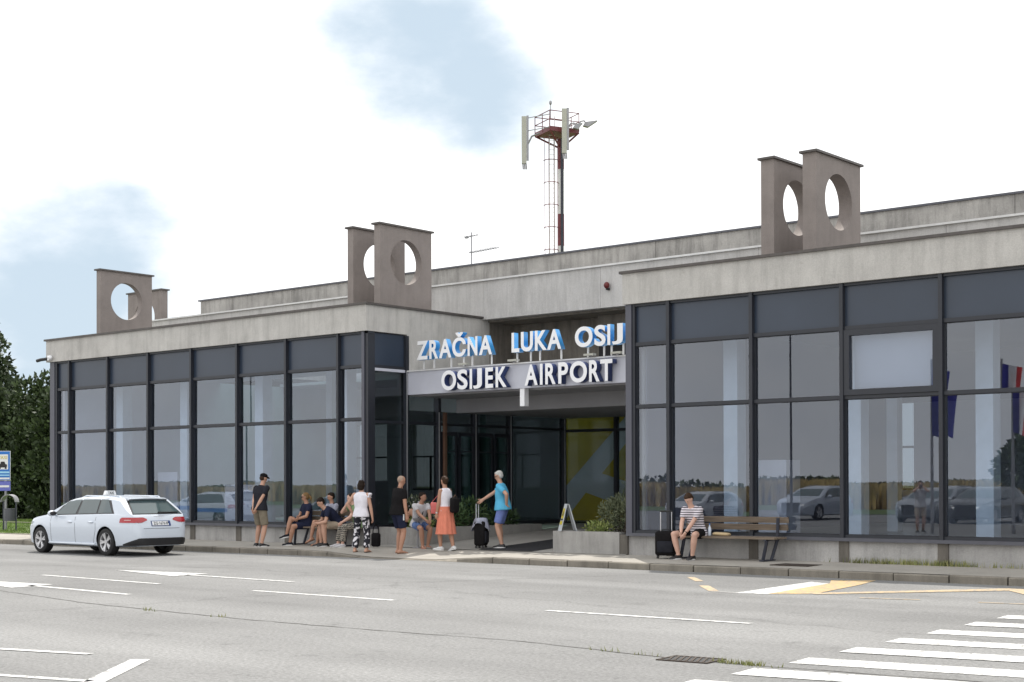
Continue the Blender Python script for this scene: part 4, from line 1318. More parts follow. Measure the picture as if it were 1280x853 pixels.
tag(b.build('far_wood', MT['farwood']), 'dark line of far trees on the horizon beyond the field', 'wood', kind='stuff')

# ------------------------------------------------------------------ car
SS = [0, .02, .05, .09, .13, .17, .22, .30, .40, .50, .58, .66, .74, .82, .9, 1.1, 1.35, 1.6, 1.9, 2.2, 2.5, 2.7, 2.85, 3.0, 3.15, 3.3, 3.45, 3.57, 3.68, 3.85, 4.05, 4.25, 4.4, 4.52, 4.6, 4.66, 4.70]
def zt(s): return float(np.interp(s, [0, .02, .05, .09, .13, .17, .22, .45, .66, .74, .9, 1.2, 1.6, 2.1, 2.5, 2.8, 3.1, 3.4, 3.53, 3.68, 4.0, 4.3, 4.5, 4.62, 4.70],
                                      [.56, .66, .74, .84, .93, .985, 1.02, 1.195, 1.36, 1.392, 1.415, 1.438, 1.446, 1.440, 1.412, 1.362, 1.228, 1.075, 1.0, .96, .92, .855, .775, .675, .54]))
def wid(s): return float(np.interp(s, [0, .02, .05, .10, .2, .4, .8, 1.2, 3.5, 4.0, 4.25, 4.42, 4.55, 4.64, 4.70], [.52, .61, .68, .745, .81, .872, .902, .912, .912, .905, .88, .82, .73, .62, .48]))
def zbl(s): return min(float(np.interp(s, [0, .6, 1, 3.4, 4.7], [.93, .985, .985, .925, .78])), zt(s) - .05)
def zbo(s): return float(np.interp(s, [0, .1, .5, .7, 4.2, 4.5, 4.7], [.245, .235, .22, .20, .20, .22, .30]))
FZ = [.04, .3, .6, .82, .94, .985, 1.0]
def section(s):
    t_, w, zb, z0 = zt(s), wid(s), zbl(s), zbo(s)
    p = [(w * .80, z0), (w * .95, z0 + .04), (w * .985, z0 + (zb - z0) * .25), (w * 1.0, z0 + (zb - z0) * .5), (w * 1.004, z0 + (zb - z0) * .80), (w * .972, zb - .055), (w * .955, zb)]
    h = t_ - zb
    wr = w * .955 - h * .40
    for f in FZ:
        if f <= .82: y = w * .955 - h * .40 * f - .008
        else: y = {.94: wr - .035 - h * .05, .985: wr * .70, 1.0: 0.0}[f]
        p.append((max(y, 0), zb + h * f))
    return p
def side_y(s, z):
    p = section(s)
    zs = [q[1] for q in p]
    return float(np.interp(z, zs, [q[0] for q in p]))
def top_z(s, y):
    p = section(s)[8:]
    q = p[::-1]
    return float(np.interp(abs(y), [a[0] for a in q], [a[1] for a in q]))
def rear_s(y, z):
    a, c = 0.0, .6
    for _ in range(24):
        m_ = (a + c) / 2
        if top_z(m_, y) < z or wid(m_) * .9 < abs(y): a = m_
        else: c = m_
    return (a + c) / 2
def contour(z, y0, s1, n, off):
    pl = []
    for k in range(260):
        s_ = s1 * (k / 259) ** 1.6
        if zt(s_) <= z + .002: continue
        if not pl: pl.append((s_, 0.0))
        pl.append((s_, side_y(s_, z)))
    pl = np.array(pl)
    keep = [i for i in range(len(pl)) if pl[i][1] > y0]
    first = keep[0]
    a, c = pl[max(first - 1, 0)], pl[first]
    f = (y0 - a[1]) / (c[1] - a[1] + 1e-9) if c[1] > a[1] else 0
    pl = np.vstack([a + (c - a) * f, pl[first:]])
    d = np.r_[0, np.cumsum(np.linalg.norm(np.diff(pl, axis=0), axis=1))]
    t = np.linspace(0, d[-1], n)
    q = np.c_[np.interp(t, d, pl[:, 0]), np.interp(t, d, pl[:, 1])]
    g = np.gradient(q, axis=0)
    for _ in range(2): g = (g + np.roll(g, 1, 0) + np.roll(g, -1, 0)) / 3 if False else g
    nrm = np.c_[-g[:, 1], g[:, 0]]
    nrm /= np.linalg.norm(nrm, axis=1)[:, None] + 1e-9
    return q + nrm * off
def patch(fn, nu, nv, mat, name, parent, mi=None):
    b = MB()
    g = [[fn(i / nu, j / nv) for i in range(nu + 1)] for j in range(nv + 1)]
    vs = [p for r_ in g for p in r_]
    fs_ = []
    for j in range(nv):
        for i in range(nu):
            k = j * (nu + 1) + i
            fs_.append((k, k + 1, k + nu + 2, k + nu + 1))
    b.add(vs, fs_)
    return b.build(name, mat, parent, smooth=60)
def make_car():
    root = empty('parked_car')
    b = MB()
    rings = []
    for s in SS:
        p = section(s)
        left = [(s, y, z) for y, z in p]
        right = [(s, -y, z) for y, z in p[::-1][1:]]
        rings.append(left + right)
    b.loft(rings)
    ob = b.build('tmpbody', [MT['carpaint'], MT['black']], None)
    bm = bmesh.new()
    bm.from_mesh(ob.data)
    bmesh.ops.recalc_face_normals(bm, faces=bm.faces)
    bm.to_mesh(ob.data)
    bm.free()
    c = MB()
    for s in (1.03, 3.84):
        for sg in (-1, 1):
            c.tube([(s, sg * .60, .335), (s, sg * 1.2, .335)], .375, 28)
    co = c.build('cut', MT['black'])
    bm = bmesh.new()
    bm.from_mesh(co.data)
    bmesh.ops.recalc_face_normals(bm, faces=bm.faces)
    bm.to_mesh(co.data)
    bm.free()
    md = ob.modifiers.new('b', 'BOOLEAN')
    md.object = co
    md.operation = 'DIFFERENCE'
    md.solver = 'EXACT'
    md.material_mode = 'TRANSFER'
    me = dg_mesh(ob)
    bpy.data.objects.remove(ob)
    bpy.data.objects.remove(co)
    me.polygons.foreach_set('use_smooth', [True] * len(me.polygons))
    me.set_sharp_from_angle(angle=R(22))
    body = link('body', me, root)
    for sg in (-1, 1):
        Y = lambda s, z, o=.004: sg * (side_y(s, z) + o)
        # black window surround, then the panes proud of it
        def sur(u, v):
            lo, hi = .74 + u * 2.70, 1.06 + u * 1.90
            s = lo + (hi - lo) * v
            zl = zbl(s) + .025
            zh = min(zt(s) - .055, 1.375)
            z = zl + (max(zh, zl + .01) - zl) * v
            return (s, Y(s, z, .003), z)
        patch(sur, 26, 8, MT['trim'], 'window_trim', root)
        for nm, a0, a1, t0, t1 in (('quarter_window', .82, 1.40, 1.14, 1.42), ('rear_window', 1.46, 2.24, 1.48, 2.20), ('front_window', 2.34, 3.28, 2.26, 2.88)):
            def win(u, v, a0=a0, a1=a1, t0=t0, t1=t1):
                s = (a0 + (a1 - a0) * u) * (1 - v) + (t0 + (t1 - t0) * u) * v
                zl = zbl(s) + .045
                zh = min(zt(s) - .075, 1.352)
                z = zl + (max(zh, zl + .01) - zl) * v
                return (s, Y(s, z, .008), z)
            patch(win, 10, 6, MT['carglass'], 'window', root)
        # shut lines and handles
        b = MB()
        for s0, s1 in ((1.42, 1.36), (2.29, 2.29), (3.33, 3.36)):
            for k in range(8):
                za, zc = .30 + .078 * k, .30 + .078 * (k + 1)
                f0, f1 = k / 8, (k + 1) / 8
                if s0 < 1.5:
                    sa = 1.42 + max(0, .62 - za) * .35
                    sb = 1.42 + max(0, .62 - zc) * .35
                else:
                    sa = s0 + (s1 - s0) * f0
                    sb = s0 + (s1 - s0) * f1
                b.quad([(sa - .005, Y(sa, za, .0025), za), (sa + .005, Y(sa, za, .0025), za), (sb + .005, Y(sb, zc, .0025), zc), (sb - .005, Y(sb, zc, .0025), zc)])
        b.build('shut_line', MT['trim'], root)
        for s in (1.60, 2.50):
            b = MB()
            b.ell((s, sg * (side_y(s, .80) + .012), .80), (.11, .022, .022))
            b.build('door_handle', MT['carpaint'], root, smooth=60)
        b = MB()
        pts = [(s, Y(s, .30, .012), .27) for s in np.linspace(1.45, 3.42, 8)]
        b.tube(pts, .03, 6)
        b.build('sill_trim', MT['carpaint'], root, smooth=60)
        # mirror
        b = MB()
        b.ell((3.14, sg * 1.0, 1.0), (.075, .12, .075))
        b.tube([(3.16, sg * .86, .95), (3.15, sg * .94, .97)], .03, 6)
        b.build('mirror', MT['carpaint'], root, smooth=60)
        b = MB()
        b.ell((3.085, sg * 1.0, 1.0), (.03, .095, .056))
        b.build('mirror_glass', MT['trim'], root, smooth=60)
        # tail lamp wrapping the corner
        N_ = 22
        lev = [contour(z_, .37, .47, N_, .011) for z_ in (.800, .842, .884, .925)]
        pth = []
        for k in range(N_):
            t_ = k / (N_ - 1)
            zl = .800 + .055 * max(0, .22 - t_) / .22
            zh = .925 - .040 * max(0, .12 - t_) / .12 - .03 * max(0, t_ - .93) / .07
            row = []
            for m_, z_ in enumerate((zl, zl * .66 + zh * .34, zl * .34 + zh * .66, zh)):
                f = (z_ - .80) / .125 * 3
                a_ = min(int(f), 2)
                q = lev[a_][k] * (1 - f + a_) + lev[a_ + 1][k] * (f - a_)
                row.append((q[0], sg * q[1], z_))
            pth.append(row)
        b = MB()
        vs = [p for q in pth for p in q]
        b.add(vs, [(i * 4 + k, (i + 1) * 4 + k, (i + 1) * 4 + k + 1, i * 4 + k + 1) for i in range(N_ - 1) for k in range(3)])
        tl = b.build('tail_lamp', MT['tail'], root, smooth=50)
        b = MB()
        for i in (12, 13, 14, 15, 16):
            p, q = pth[i], pth[i + 1]
            b.quad([(p[1][0], p[1][1] + sg * .004, p[1][2] + .012), (q[1][0], q[1][1] + sg * .004, q[1][2] + .012), (q[2][0], q[2][1] + sg * .004, q[2][2] - .012), (p[2][0], p[2][1] + sg * .004, p[2][2] - .012)])
        b.build('lamp_strip', MT['tail2'], tl)
        # head lamp
        hp = [(4.20, .86), (4.34, .80), (4.46, .72), (4.555, .60), (4.60, .50)]
        rr_ = []
        for k, (s, y) in enumerate(hp):
            zl, zh = .66 - .01 * k, .79 - .018 * k
            yy = sg * (y + .028)
            rr_.append([(s - .05, sg * (y - .08), zl), (s + .02, yy, zl), (s + .005, yy, zh), (s - .05, sg * (y - .08), zh)])
        b = MB()
        b.loft(rr_)
        b.build('headlight', MT['headl'], root, smooth=35)
    # windscreen, rear window
    def ws(u, v):
        s = 2.90 + .60 * v
        y = (-1 + 2 * u) * (.56 + .12 * v)
        return (s + .004, y, top_z(s, y) + .006)
    patch(ws, 12, 6, MT['carglass'], 'windscreen', root)
    def rws(u, v):
        s = .185 + .48 * v
        y = (-1 + 2 * u) * (.715 - .15 * v)
        return (s - .006, y, top_z(s, y) + .004)
    patch(rws, 14, 6, MT['trim'], 'window_trim', root)
    def rw(u, v):
        s = .205 + .42 * v
        y = (-1 + 2 * u) * (.675 - .145 * v)
        return (s - .010, y, top_z(s, y) + .008)
    patch(rw, 14, 6, MT['carglass'], 'rear_windscreen', root)
    b = MB()
    b.tube([(.19, -.02, 1.03), (.20, -.35, 1.035), (.21, -.60, 1.04)], [.03, .016, .012], 6)
    b.build('wiper', MT['black'], root)
    b = MB()
    rr_ = []
    for y in np.linspace(-.55, .55, 9):
        rr_.append([(.60, y, 1.335 - .05 * y * y), (.545, y, 1.372 - .05 * y * y), (.70, y, 1.402 - .05 * y * y), (.85, y, 1.400 - .05 * y * y)])
    b.loft(rr_)
    b.build('spoiler', MT['carpaint'], root, smooth=50)
    # rear bumper insert
    N_ = 20
    lo_, mi_, hi_ = contour(.262, .02, .40, N_, .026), contour(.34, .02, .37, N_, .026), contour(.43, .02, .33, N_, .024)
    half = []
    for k in range(N_):
        t_ = k / (N_ - 1)
        g_ = max(0, t_ - .62) / .38
        zh = .43 - .14 * g_
        top = hi_[k] * (1 - g_) + lo_[k] * g_
        mid = mi_[k] * (1 - g_) + lo_[k] * g_
        half.append([(lo_[k][0] + .10, lo_[k][1] * .88, .25), (lo_[k][0], lo_[k][1], .255), (mid[0], mid[1], .255 + (zh - .255) * .5), (top[0], top[1], zh), (top[0] + .05, top[1] * .95, zh + .004)])
    rr_ = [[(x_, -y_, z_) for x_, y_, z_ in q] for q in half[::-1]] + half
    b = MB()
    b.loft(rr_)
    b.build('bumper_insert', MT['black'], root, smooth=40)
    b = MB()
    for k in range(12):
        ya, yb = -.60 + .1 * k, -.50 + .1 * k
        b.quad([(rear_s(ya, .655) - .004, ya, .655), (rear_s(yb, .655) - .004, yb, .655), (rear_s(yb, .663) - .004, yb, .663), (rear_s(ya, .663) - .004, ya, .663)])
    for y in (-.62, .62):
        b.quad([(rear_s(y, .66) - .005, y - .004, .66), (rear_s(y, .66) - .005, y + .004, .66), (rear_s(y, .80) - .005, y + .004, .80), (rear_s(y, .80) - .005, y - .004, .80)])
    b.build('shut_line', MT['trim'], root)
    b = MB()
    b.obox((.062, 0, .775), ((1, 0, -.42), (0, 1, 0), (.42, 0, 1)), (.010, .275, .066))
    pl_ = b.build('licence_plate', MT['platedark'], root)
    b = MB()
    b.obox((.0515, .02, .779), ((1, 0, -.42), (0, 1, 0), (.42, 0, 1)), (.002, .235, .052))
    b.build('plate_face', MT['signwhite'], pl_)
    b = MB()
    for s, y0 in ((.5, 0),):
        for k in range(2):
            y = -.56 + 1.12 * k
            b.tube([(.86, y, 1.385), (.93, y, 1.425), (2.3, y * .98, 1.44), (2.5, y * .97, 1.39)], .014, 6)
    b.build('roof_rail', MT['carpaint'], root, smooth=60)
    # grille, lower front
    b = MB()
    rr_ = [[(4.55, y, .32), (4.715, y, .34), (4.725, y, .74), (4.55, y, .76)] for y in np.linspace(-.40, .40, 5)]
    b.loft(rr_)
    b.build('grille', MT['black'], root)
    b = MB()
    for k in range(4):
        y = -.115 + .077 * k
        b.tube([(.128 + .10 * math.sin(a) * .45 * .4, y + .045 * math.cos(a), .915 + .042 * math.sin(a)) for a in np.linspace(0, 6.283, 17)], .006, 5)
    b.build('emblem', MT['rim'], root)
    # wheels
    w0 = MB()
    prof = [(.225, -.11), (.30, -.112), (.322, -.095), (.33, -.05), (.33, .05), (.322, .095), (.30, .112), (.225, .11)]
    rings = []
    for r_, y in prof:
        rings.append([(r_ * math.cos(a), y, r_ * math.sin(a)) for a in np.linspace(0, 6.2832, 32, endpoint=False)])
    w0.loft(rings, caps=False)
    r0 = MB()
    rim = [(.228, .112), (.236, .100), (.215, .085), (.20, .03), (.20, -.05)]
    r0.loft([[(r_ * math.cos(a), y, r_ * math.sin(a)) for a in np.linspace(0, 6.2832, 32, endpoint=False)] for r_, y in rim], caps=False)
    for k in range(5):
        a = k * 2 * math.pi / 5 + .3
        for da in (-.16, .16):
            p0 = np.array((.045 * math.cos(a), .075, .045 * math.sin(a)))
            p1 = np.array((.214 * math.cos(a + da), .095, .214 * math.sin(a + da)))
            d = p1 - p0
            r0.obox((p0 + p1) / 2, (d, np.cross(d, (0, 1, 0)), (0, 1, 0)), (np.linalg.norm(d) / 2, .020, .014))
    r0.tube([(0, .03, 0), (0, .10, 0)], .055, 14)
    d0 = MB()
    d0.tube([(0, -.08, 0), (0, .02, 0)], .21, 24)
    tyre_me, rim_me, disc_me = w0.mesh('tyre', MT['rubber'], 40), r0.mesh('rim', MT['rim'], 35), d0.mesh('brake_disc', MT['black'], 40)
    for s in (1.03, 3.84):
        for sg in (1, -1):
            w = bpy.data.objects.new('wheel', tyre_me)
            col.objects.link(w)
            w.parent = root
            w.location = (s, sg * .79, .33)
            w.rotation_euler = (0, R(17 * s), 0) if sg > 0 else (0, R(17 * s), R(180))
            for nm, me2 in (('rim', rim_me), ('brake_disc', disc_me)):
                q = bpy.data.objects.new(nm, me2)
                col.objects.link(q)
                q.parent = w
    return root
taxi = make_car()
others = [(-22.6 + 2.35, -13.0, 180, None, 'white police car with blue side stripe parked beyond the taxi, mirrored in glass', 'police'),
          (-9.2, -29.5, 90, (.42, .44, .47), 'silver car facing the terminal, mirrored beside the black suitcase', ''),
          (-4.6, -33.5, 92, (.36, .40, .47), 'grey blue car facing the terminal, mirrored behind the bench', ''),
          (-.6, -34.5, 90, (.22, .24, .27), 'dark grey car facing the terminal, mirrored beside the photographer', ''),
          (2.4, -33.8, 88, (.03, .034, .04), 'black car facing the terminal, mirrored in the rightmost bay', ''),
          (-3.3, -40.5, 90, (.06, .05, .06), 'dark maroon car at the back of the car park, mirrored in glass', '')]
for x, y, a, pc, lab, kind in others:
    c = dup(taxi)
    c.name = 'parked_car'
    c.location = (x, y, 0)
    c.rotation_euler = (0, 0, R(a))
    tag(c, lab, 'car', 'cars parked across the forecourt')
    if a == 90: c.location.y -= 2.35
    if pc:
        mt = M('car_paint', pc, .28, 0, .02, 1, coat=.6)
        for ch in c.children:
            for sl_ in ch.material_slots:
                if sl_.material == MT['carpaint']:
                    sl_.link = 'OBJECT'
                    sl_.material = mt
    if kind == 'police':
        for sg in (-1, 1):
            def st(u, v): 
                s = .5 + 3.5 * u
                z = .62 + .16 * v
                return (s, sg * (side_y(s, z) + .005), z)
            patch(st, 20, 2, MT['signblue'], 'side_stripe', c)
# the taxi itself
taxi.name = 'taxi_car'
taxi.location = (-2.83, -4.10, 0)
taxi.rotation_euler = (0, 0, R(180))
tag(taxi, 'white estate car with taxi roof light parked before the left wing', 'car')
b = MB()
b.prism([(2.10, -.16, 1.452), (2.10, .16, 1.452), (2.10, .12, 1.56), (2.10, -.12, 1.56)], (.10, 0, 0))
rs = b.build('roof_sign', MT['signwhite'], taxi)
def sign_word(s, w, h, parent, name, mat, M4):
    me = fit_text(s, -w / 2, w / 2, -h / 2, h / 2, 0, .003, .01, [mat])
    me.transform(M4)
    return link(name, me, parent)
sign_word('TAXI', .17, .065, rs, 'sign_text', MT['black'], Matrix.Translation((2.094, 0, 1.505)) @ Matrix.Rotation(R(-90), 4, 'Z'))
lp = [c for c in taxi.children if c.name.startswith('licence_plate')][0]
sign_word('ZG·1676·IP', .43, .075, lp, 'plate_text', MT['black'], Matrix.Translation((.0465, .0, .781)) @ Matrix.Rotation(R(22.8), 4, 'Y') @ Matrix.Rotation(R(-90), 4, 'Z'))

# ------------------------------------------------------------------ people
def unit(v):
    v = np.array(v, float)
    return v / (np.linalg.norm(v) + 1e-9)
def ik(a, t, l1, l2, hint):
    a, t = np.array(a, float), np.array(t, float)
    d = t - a
    L = np.linalg.norm(d)
    if L > (l1 + l2) * .999:
        t = a + d / L * (l1 + l2) * .999
        d = t - a
        L = np.linalg.norm(d)
    k = (l1 * l1 - l2 * l2 + L * L) / (2 * L)
    h = math.sqrt(max(l1 * l1 - k * k, 0))
    u = d / L
    n = np.array(hint, float)
    n = unit(n - u * np.dot(n, u))
    return a + u * k + n * h, t
def limb(mb, p, q, ra, rb, rm=None, n=10):
    p, q = np.array(p), np.array(q)
    if rm is None: mb.tube([p, q], [ra, rb], n)
    else: mb.tube([p, p + (q - p) * .35, q], [ra, rm, rb], n)
    mb.ell(p, (ra, ra, ra), nu=10, nv=6)
    mb.ell(q, (rb, rb, rb), nu=10, nv=6)
def oval(c, u, v, ru, rv, n=16):
    return [c + ru * math.cos(a) * u + rv * math.sin(a) * v for a in np.linspace(0, 2 * math.pi, n, endpoint=False)]
def person(label, loc, face, H, skin, top, bottom, hair, shoes, pel=None, lean=4, curl=0, twist=0, head=(0, 0), hands=None, feet=None,
           knees=None, elbows=None, build=1.0, belly=0.0, sleeve=.55, collar=True, leg=.9, extras=(), group=None, hairmat=None, skirt=None, sunglasses=False):
    """local frame: +X forward, +Y left, Z up, origin on the ground under the pelvis"""
    h = H
    P = np.array((0, 0, .540 * h if pel is None else pel))
    lr = R(lean)
    Y = np.array((math.sin(R(twist)) * -1 * 0, 1.0, 0.0))
    tdir = lambda a: np.array((math.sin(a), 0, math.cos(a)))
    ct, st_ = math.cos(R(twist)), math.sin(R(twist))
    lat = np.array((-st_, ct, 0))
    pts = [P]
    for k, L in enumerate((.086, .095, .095, .032)):
        pts.append(pts[-1] + tdir(lr + R(curl) * (k / 3)) * L * h)
    W, Cc, S, N = pts[1], pts[2], pts[3], pts[4]
    ta = tdir(lr + R(curl))
    fw = lambda l, t_: unit(np.cross(l, t_))
    f0 = fw(np.array((0, 1, 0)), tdir(lr))
    f1 = fw(lat, ta)
    bw = build * 1.05
    rings_body = [(P - tdir(lr) * .05 * h, (0, 1, 0), f0, .080 * bw, .058), (P, (0, 1, 0), f0, .098 * bw, .070), (W, lat, f0, .082 * bw, .060 + belly), (Cc, lat, f1, .098 * bw, .068 + belly * .5),
                  (S - ta * .02 * h, lat, f1, .104 * bw, .056), (S + ta * .018 * h, lat, f1, .066 * bw, .042), (N, lat, f1, .034, .034)]
    body = MB()
    body.loft([oval(np.array(c), np.array(l, float), np.array(f), ru * h, rv * h) for c, l, f, ru, rv in rings_body])
    # head
    hy, hp = R(head[0]), R(head[1])
    nd = unit(ta + np.array((.25, 0, 0)) * (1 if abs(curl + lean) < 40 else .2) + np.array((0, 0, .45)))
    Hc = N + nd * .028 * h + unit(nd + np.array((0, 0, .6))) * .070 * h
    body.tube([N - ta * .03 * h, N + nd * .045 * h, Hc - np.array((0, 0, .01 * h))], [.036 * h, .031 * h, .030 * h], 12)
    hf = np.array((math.cos(hy) * math.cos(hp), math.sin(hy) * math.cos(hp), -math.sin(hp)))
    hl_ = unit(np.cross((0, 0, 1), hf))
    hu = np.cross(hf, hl_)
    hd = lambda x_, y_, z_: Hc + (hf * x_ + hl_ * y_ + hu * z_) * h
    ax = (hf, hl_, hu)
    body.ell(hd(0, 0, .012), (.053 * h, .043 * h, .053 * h), ax, 16, 12)
    body.ell(hd(.012, 0, -.022), (.040 * h, .034 * h, .042 * h), ax, 14, 10)
    body.ell(hd(.030, 0, -.048), (.016 * h, .018 * h, .012 * h), ax)
    body.ell(hd(.052, 0, -.010), (.012 * h, .0075 * h, .016 * h), ax, 8, 6)
    body.ell(hd(.044, 0, .010), (.010 * h, .030 * h, .006 * h), ax, 10, 6)
    body.ell(hd(.045, 0, -.030), (.008 * h, .014 * h, .006 * h), ax, 10, 6)
    for s in (-1, 1): body.ell(hd(-.004, s * .043, -.008), (.011 * h, .005 * h, .018 * h), ax, 8, 6)
    # arms
    ua, fa = .172 * h, .150 * h
    J = {}
    fing = MB()
    for s, nm in ((1, 'L'), (-1, 'R')):
        sh = S + lat * s * .100 * bw * h - ta * .005 * h
        tgt = (hands or {}).get(nm, None)
        if tgt is None: tgt = sh + np.array((.03 * h, s * .045 * h, -.31 * h))
        hint = (elbows or {}).get(nm, (-.8, s * .6, -.2))
        el, wr = ik(sh, tgt, ua, fa, hint)
        J['sh' + nm], J['el' + nm], J['wr' + nm] = sh, el, wr
        limb(body, sh, el, .031 * h, .025 * h)
        limb(body, el, wr, .025 * h, .017 * h, .0255 * h)
        d = unit(wr - el)
        d = unit(d + np.array((0, 0, -.15)))
        side = unit(np.cross(d, (0, s, 0)) if abs(d[1]) < .85 else np.cross(d, (0, 0, 1)))
        nrm = np.cross(d, side)
        if nrm[1] * s > 0: nrm = -nrm
        pc = wr + d * .028 * h
        body.obox(pc, (d, side, nrm), (.030 * h, .023 * h, .0085 * h))
        base = wr + d * .054 * h
        for k, (o, L) in enumerate(((-.017, .036), (-.006, .043), (.006, .040), (.016, .031))):
            b0 = base + side * o * h - d * .006 * h
            b1 = b0 + unit(d + nrm * (.25 + .08 * k)) * L * .55 * h
            b2 = b1 + unit(d + nrm * (.95 + .1 * k)) * L * .5 * h
            fing.tube([b0, b1, b2], [.0052 * h, .0048 * h, .0038 * h], 7)
        b0 = wr + d * .018 * h - side * .020 * h
        b1 = b0 + unit(d * .8 - side * .7 + nrm * .3) * .024 * h
        b2 = b1 + unit(d + nrm * .35 - side * .1) * .018 * h
        fing.tube([b0, b1, b2], [.0062 * h, .0055 * h, .0042 * h], 7)
    # legs
    th, shn = .247 * h, .243 * h
    for s, nm in ((1, 'L'), (-1, 'R')):
        hip = P + np.array((0, s * .052 * bw * h, -.015 * h))
        ft = (feet or {}).get(nm, (0.0, s * .055 * h, 0.0, 12 * s))
        ank = np.array((ft[0], ft[1], ft[2] + .045 * h))
        kn, ank = ik(hip, ank, th, shn, (knees or {}).get(nm, (1, s * .12, .15)))
        J['hip' + nm], J['kn' + nm], J['an' + nm] = hip, kn, ank
        limb(body, hip, kn, .053 * h * bw ** .5, .036 * h)
        limb(body, kn, ank, .034 * h, .0225 * h, .038 * h)
        fa_ = R(ft[3])
        tip = ft[4] if len(ft) > 4 else 0.0
        fd = np.array((math.cos(fa_) * math.cos(R(tip)), math.sin(fa_) * math.cos(R(tip)), -math.sin(R(tip))))
        fs_ = unit(np.cross((0, 0, 1), fd))
        fu = np.cross(fd, fs_)
        J['fd' + nm], J['fs' + nm], J['fu' + nm] = fd, fs_, fu
        sole = ank - fu * .045 * h
        J['so' + nm] = sole
        def foot(mb, g, k=1.0):
            rr_ = []
            for x_, w_, hh in ((-.040, .018, .030), (-.028, .024, .046), (.0, .025, .050), (.035, .027, .038), (.070, .030, .026), (.098, .026, .019), (.112, .012, .012)):
                c = sole + fd * (x_ * k) * h + fu * (hh * .5) * h
                rr_.append(oval(c, fs_, fu, w_ * h + g, hh * .5 * h + g * .6, 12))
            mb.loft(rr_)
        foot(body, 0)
        J['foot' + nm] = foot
    me = remeshed(body, 'person', skin, .0085 * h, 2)
    bm = bmesh.new()
    bm.from_mesh(me)
    fm = fing.mesh('f', skin, 180)
    bm.from_mesh(fm)
    for f in bm.faces: f.smooth = True
    bm.to_mesh(me)
    bm.free()
    root = link('person', me, None, loc, R(face))
    tag(root, label, 'person', group)
    # ------------- face details
    for s in (-1, 1):
        e = MB()
        e.ell(hd(.0465, s * .016, .002), (.006 * h, .0065 * h, .004 * h), ax, 8, 6)
        e.build('eye', MT['eye'], root, smooth=60)
    e = MB()
    e.ell(hd(.0475, 0, -.031), (.005 * h, .0125 * h, .0035 * h), ax, 8, 6)
    e.build('mouth', MT['lip'], root, smooth=60)
    if sunglasses:
        e = MB()
        for s in (-1, 1):
            e.ell(hd(.054, s * .018, .001), (.006 * h, .016 * h, .012 * h), ax, 10, 6)
            e.tube([hd(.050, s * .033, .004), hd(.0, s * .047, .004)], .003 * h, 5)
        e.build('sunglasses', MT['black'], root, smooth=60)
    # ------------- top
    if top is not None:
        g = .011 * h
        mb = MB()
        rg_ = []
        hem = -.045 if skirt is None and bottom is not None else -.01
        rg_.append((P + tdir(lr) * hem * h, (0, 1, 0), f0, .112 * bw, .086 + belly * .9))
        for k_, (c, l, f, ru, rv) in enumerate(rings_body[1:]): rg_.append((c, l, f, ru + (.008 if k_ == 0 and not skirt else 0), rv + (belly + .008 if k_ == 0 and not skirt else 0)))
        rr_ = [oval(np.array(c), np.array(l, float), np.array(f), ru * h + (g if i < len(rg_) - 1 else g * .4), rv * h + (g if i < len(rg_) - 1 else g * .4)) for i, (c, l, f, ru, rv) in enumerate(rg_)]
        mb.loft(rr_)
        for nm in 'LR':
            sh, el = J['sh' + nm], J['el' + nm]
            if sleeve > 0:
                e_ = sh + (el - sh) * sleeve
                mb.tube([sh - (el - sh) * .05, sh + (el - sh) * .25, e_], [.040 * h, .041 * h, .037 * h], 14)
                mb.ell(sh, (.040 * h, .040 * h, .040 * h), nu=12, nv=8)
        link('shirt', remeshed(mb, 'shirt', top, .0085 * h, 3), root)
    # ------------- bottom
    if bottom is not None:
        g = .010 * h
        mb = MB()
        rr_ = [oval(np.array(c), np.array((0, 1., 0)), f0, ru * h + g, rv * h + g) for c, ru, rv in
               ((P - tdir(lr) * .06 * h, .076 * bw, .055), (P, .098 * bw, .070), (P + tdir(lr) * .045 * h, .090 * bw, .066 + belly * .7))]
        mb.loft(rr_)
        for nm in 'LR':
            hip, kn, an = J['hip' + nm], J['kn' + nm], J['an' + nm]
            mb.ell(hip, (.060 * h * bw ** .5, .060 * h * bw ** .5, .058 * h), nu=12, nv=8)
            if leg <= 1.0:
                e_ = hip + (kn - hip) * leg
                mb.tube([hip, hip + (kn - hip) * leg * .5, e_], [.060 * h * bw ** .5, .056 * h * bw ** .5, .052 * h * bw ** .5], 14)
            else:
                e_ = kn + (an - kn) * (leg - 1)
                k_ = (leg - 1)
                wd_ = .050 if skirt is None else .05
                mb.tube([hip, hip + (kn - hip) * .5, kn], [.059 * h, .053 * h, .047 * h], 14)
                mb.ell(kn, (.047 * h,) * 3, nu=12, nv=8)
                mb.tube([kn, kn + (e_ - kn) * .5, e_], [.047 * h, .047 * h, .046 * h], 14)
        link('trousers' if leg > 1 else 'shorts', remeshed(mb, 'trousers', bottom, .0085 * h, 3), root)
    if skirt:
        mb = MB()
        n = 64
        rr_ = []
        for k, (z_, ru, rv) in enumerate(((1.10, .106, .088), (1.06, .108, .090), (1.0, .112, .094), (.85, .120, .100), (.62, .136, .115), (.40, .152, .130))):
            c = np.array((P[0] + .0 * k, 0, P[2] * z_))
            fr = [oval(c, np.array((0, 1., 0)), np.array((1., 0, 0)), ru * h * (1 + .010 * k * math.sin(a * 11)), rv * h * (1 + .010 * k * math.sin(a * 11)), 1)[0] for a in [0]]
            ring = []
            for a in np.linspace(0, 2 * math.pi, n, endpoint=False):
                q = 1 + .012 * k * math.sin(a * 13 + .6 * math.sin(a * 3))
                ring.append(c + np.array((rv * h * q * math.sin(a), ru * h * q * math.cos(a), 0)))
            rr_.append(ring)
        mb.loft(rr_, caps=False)
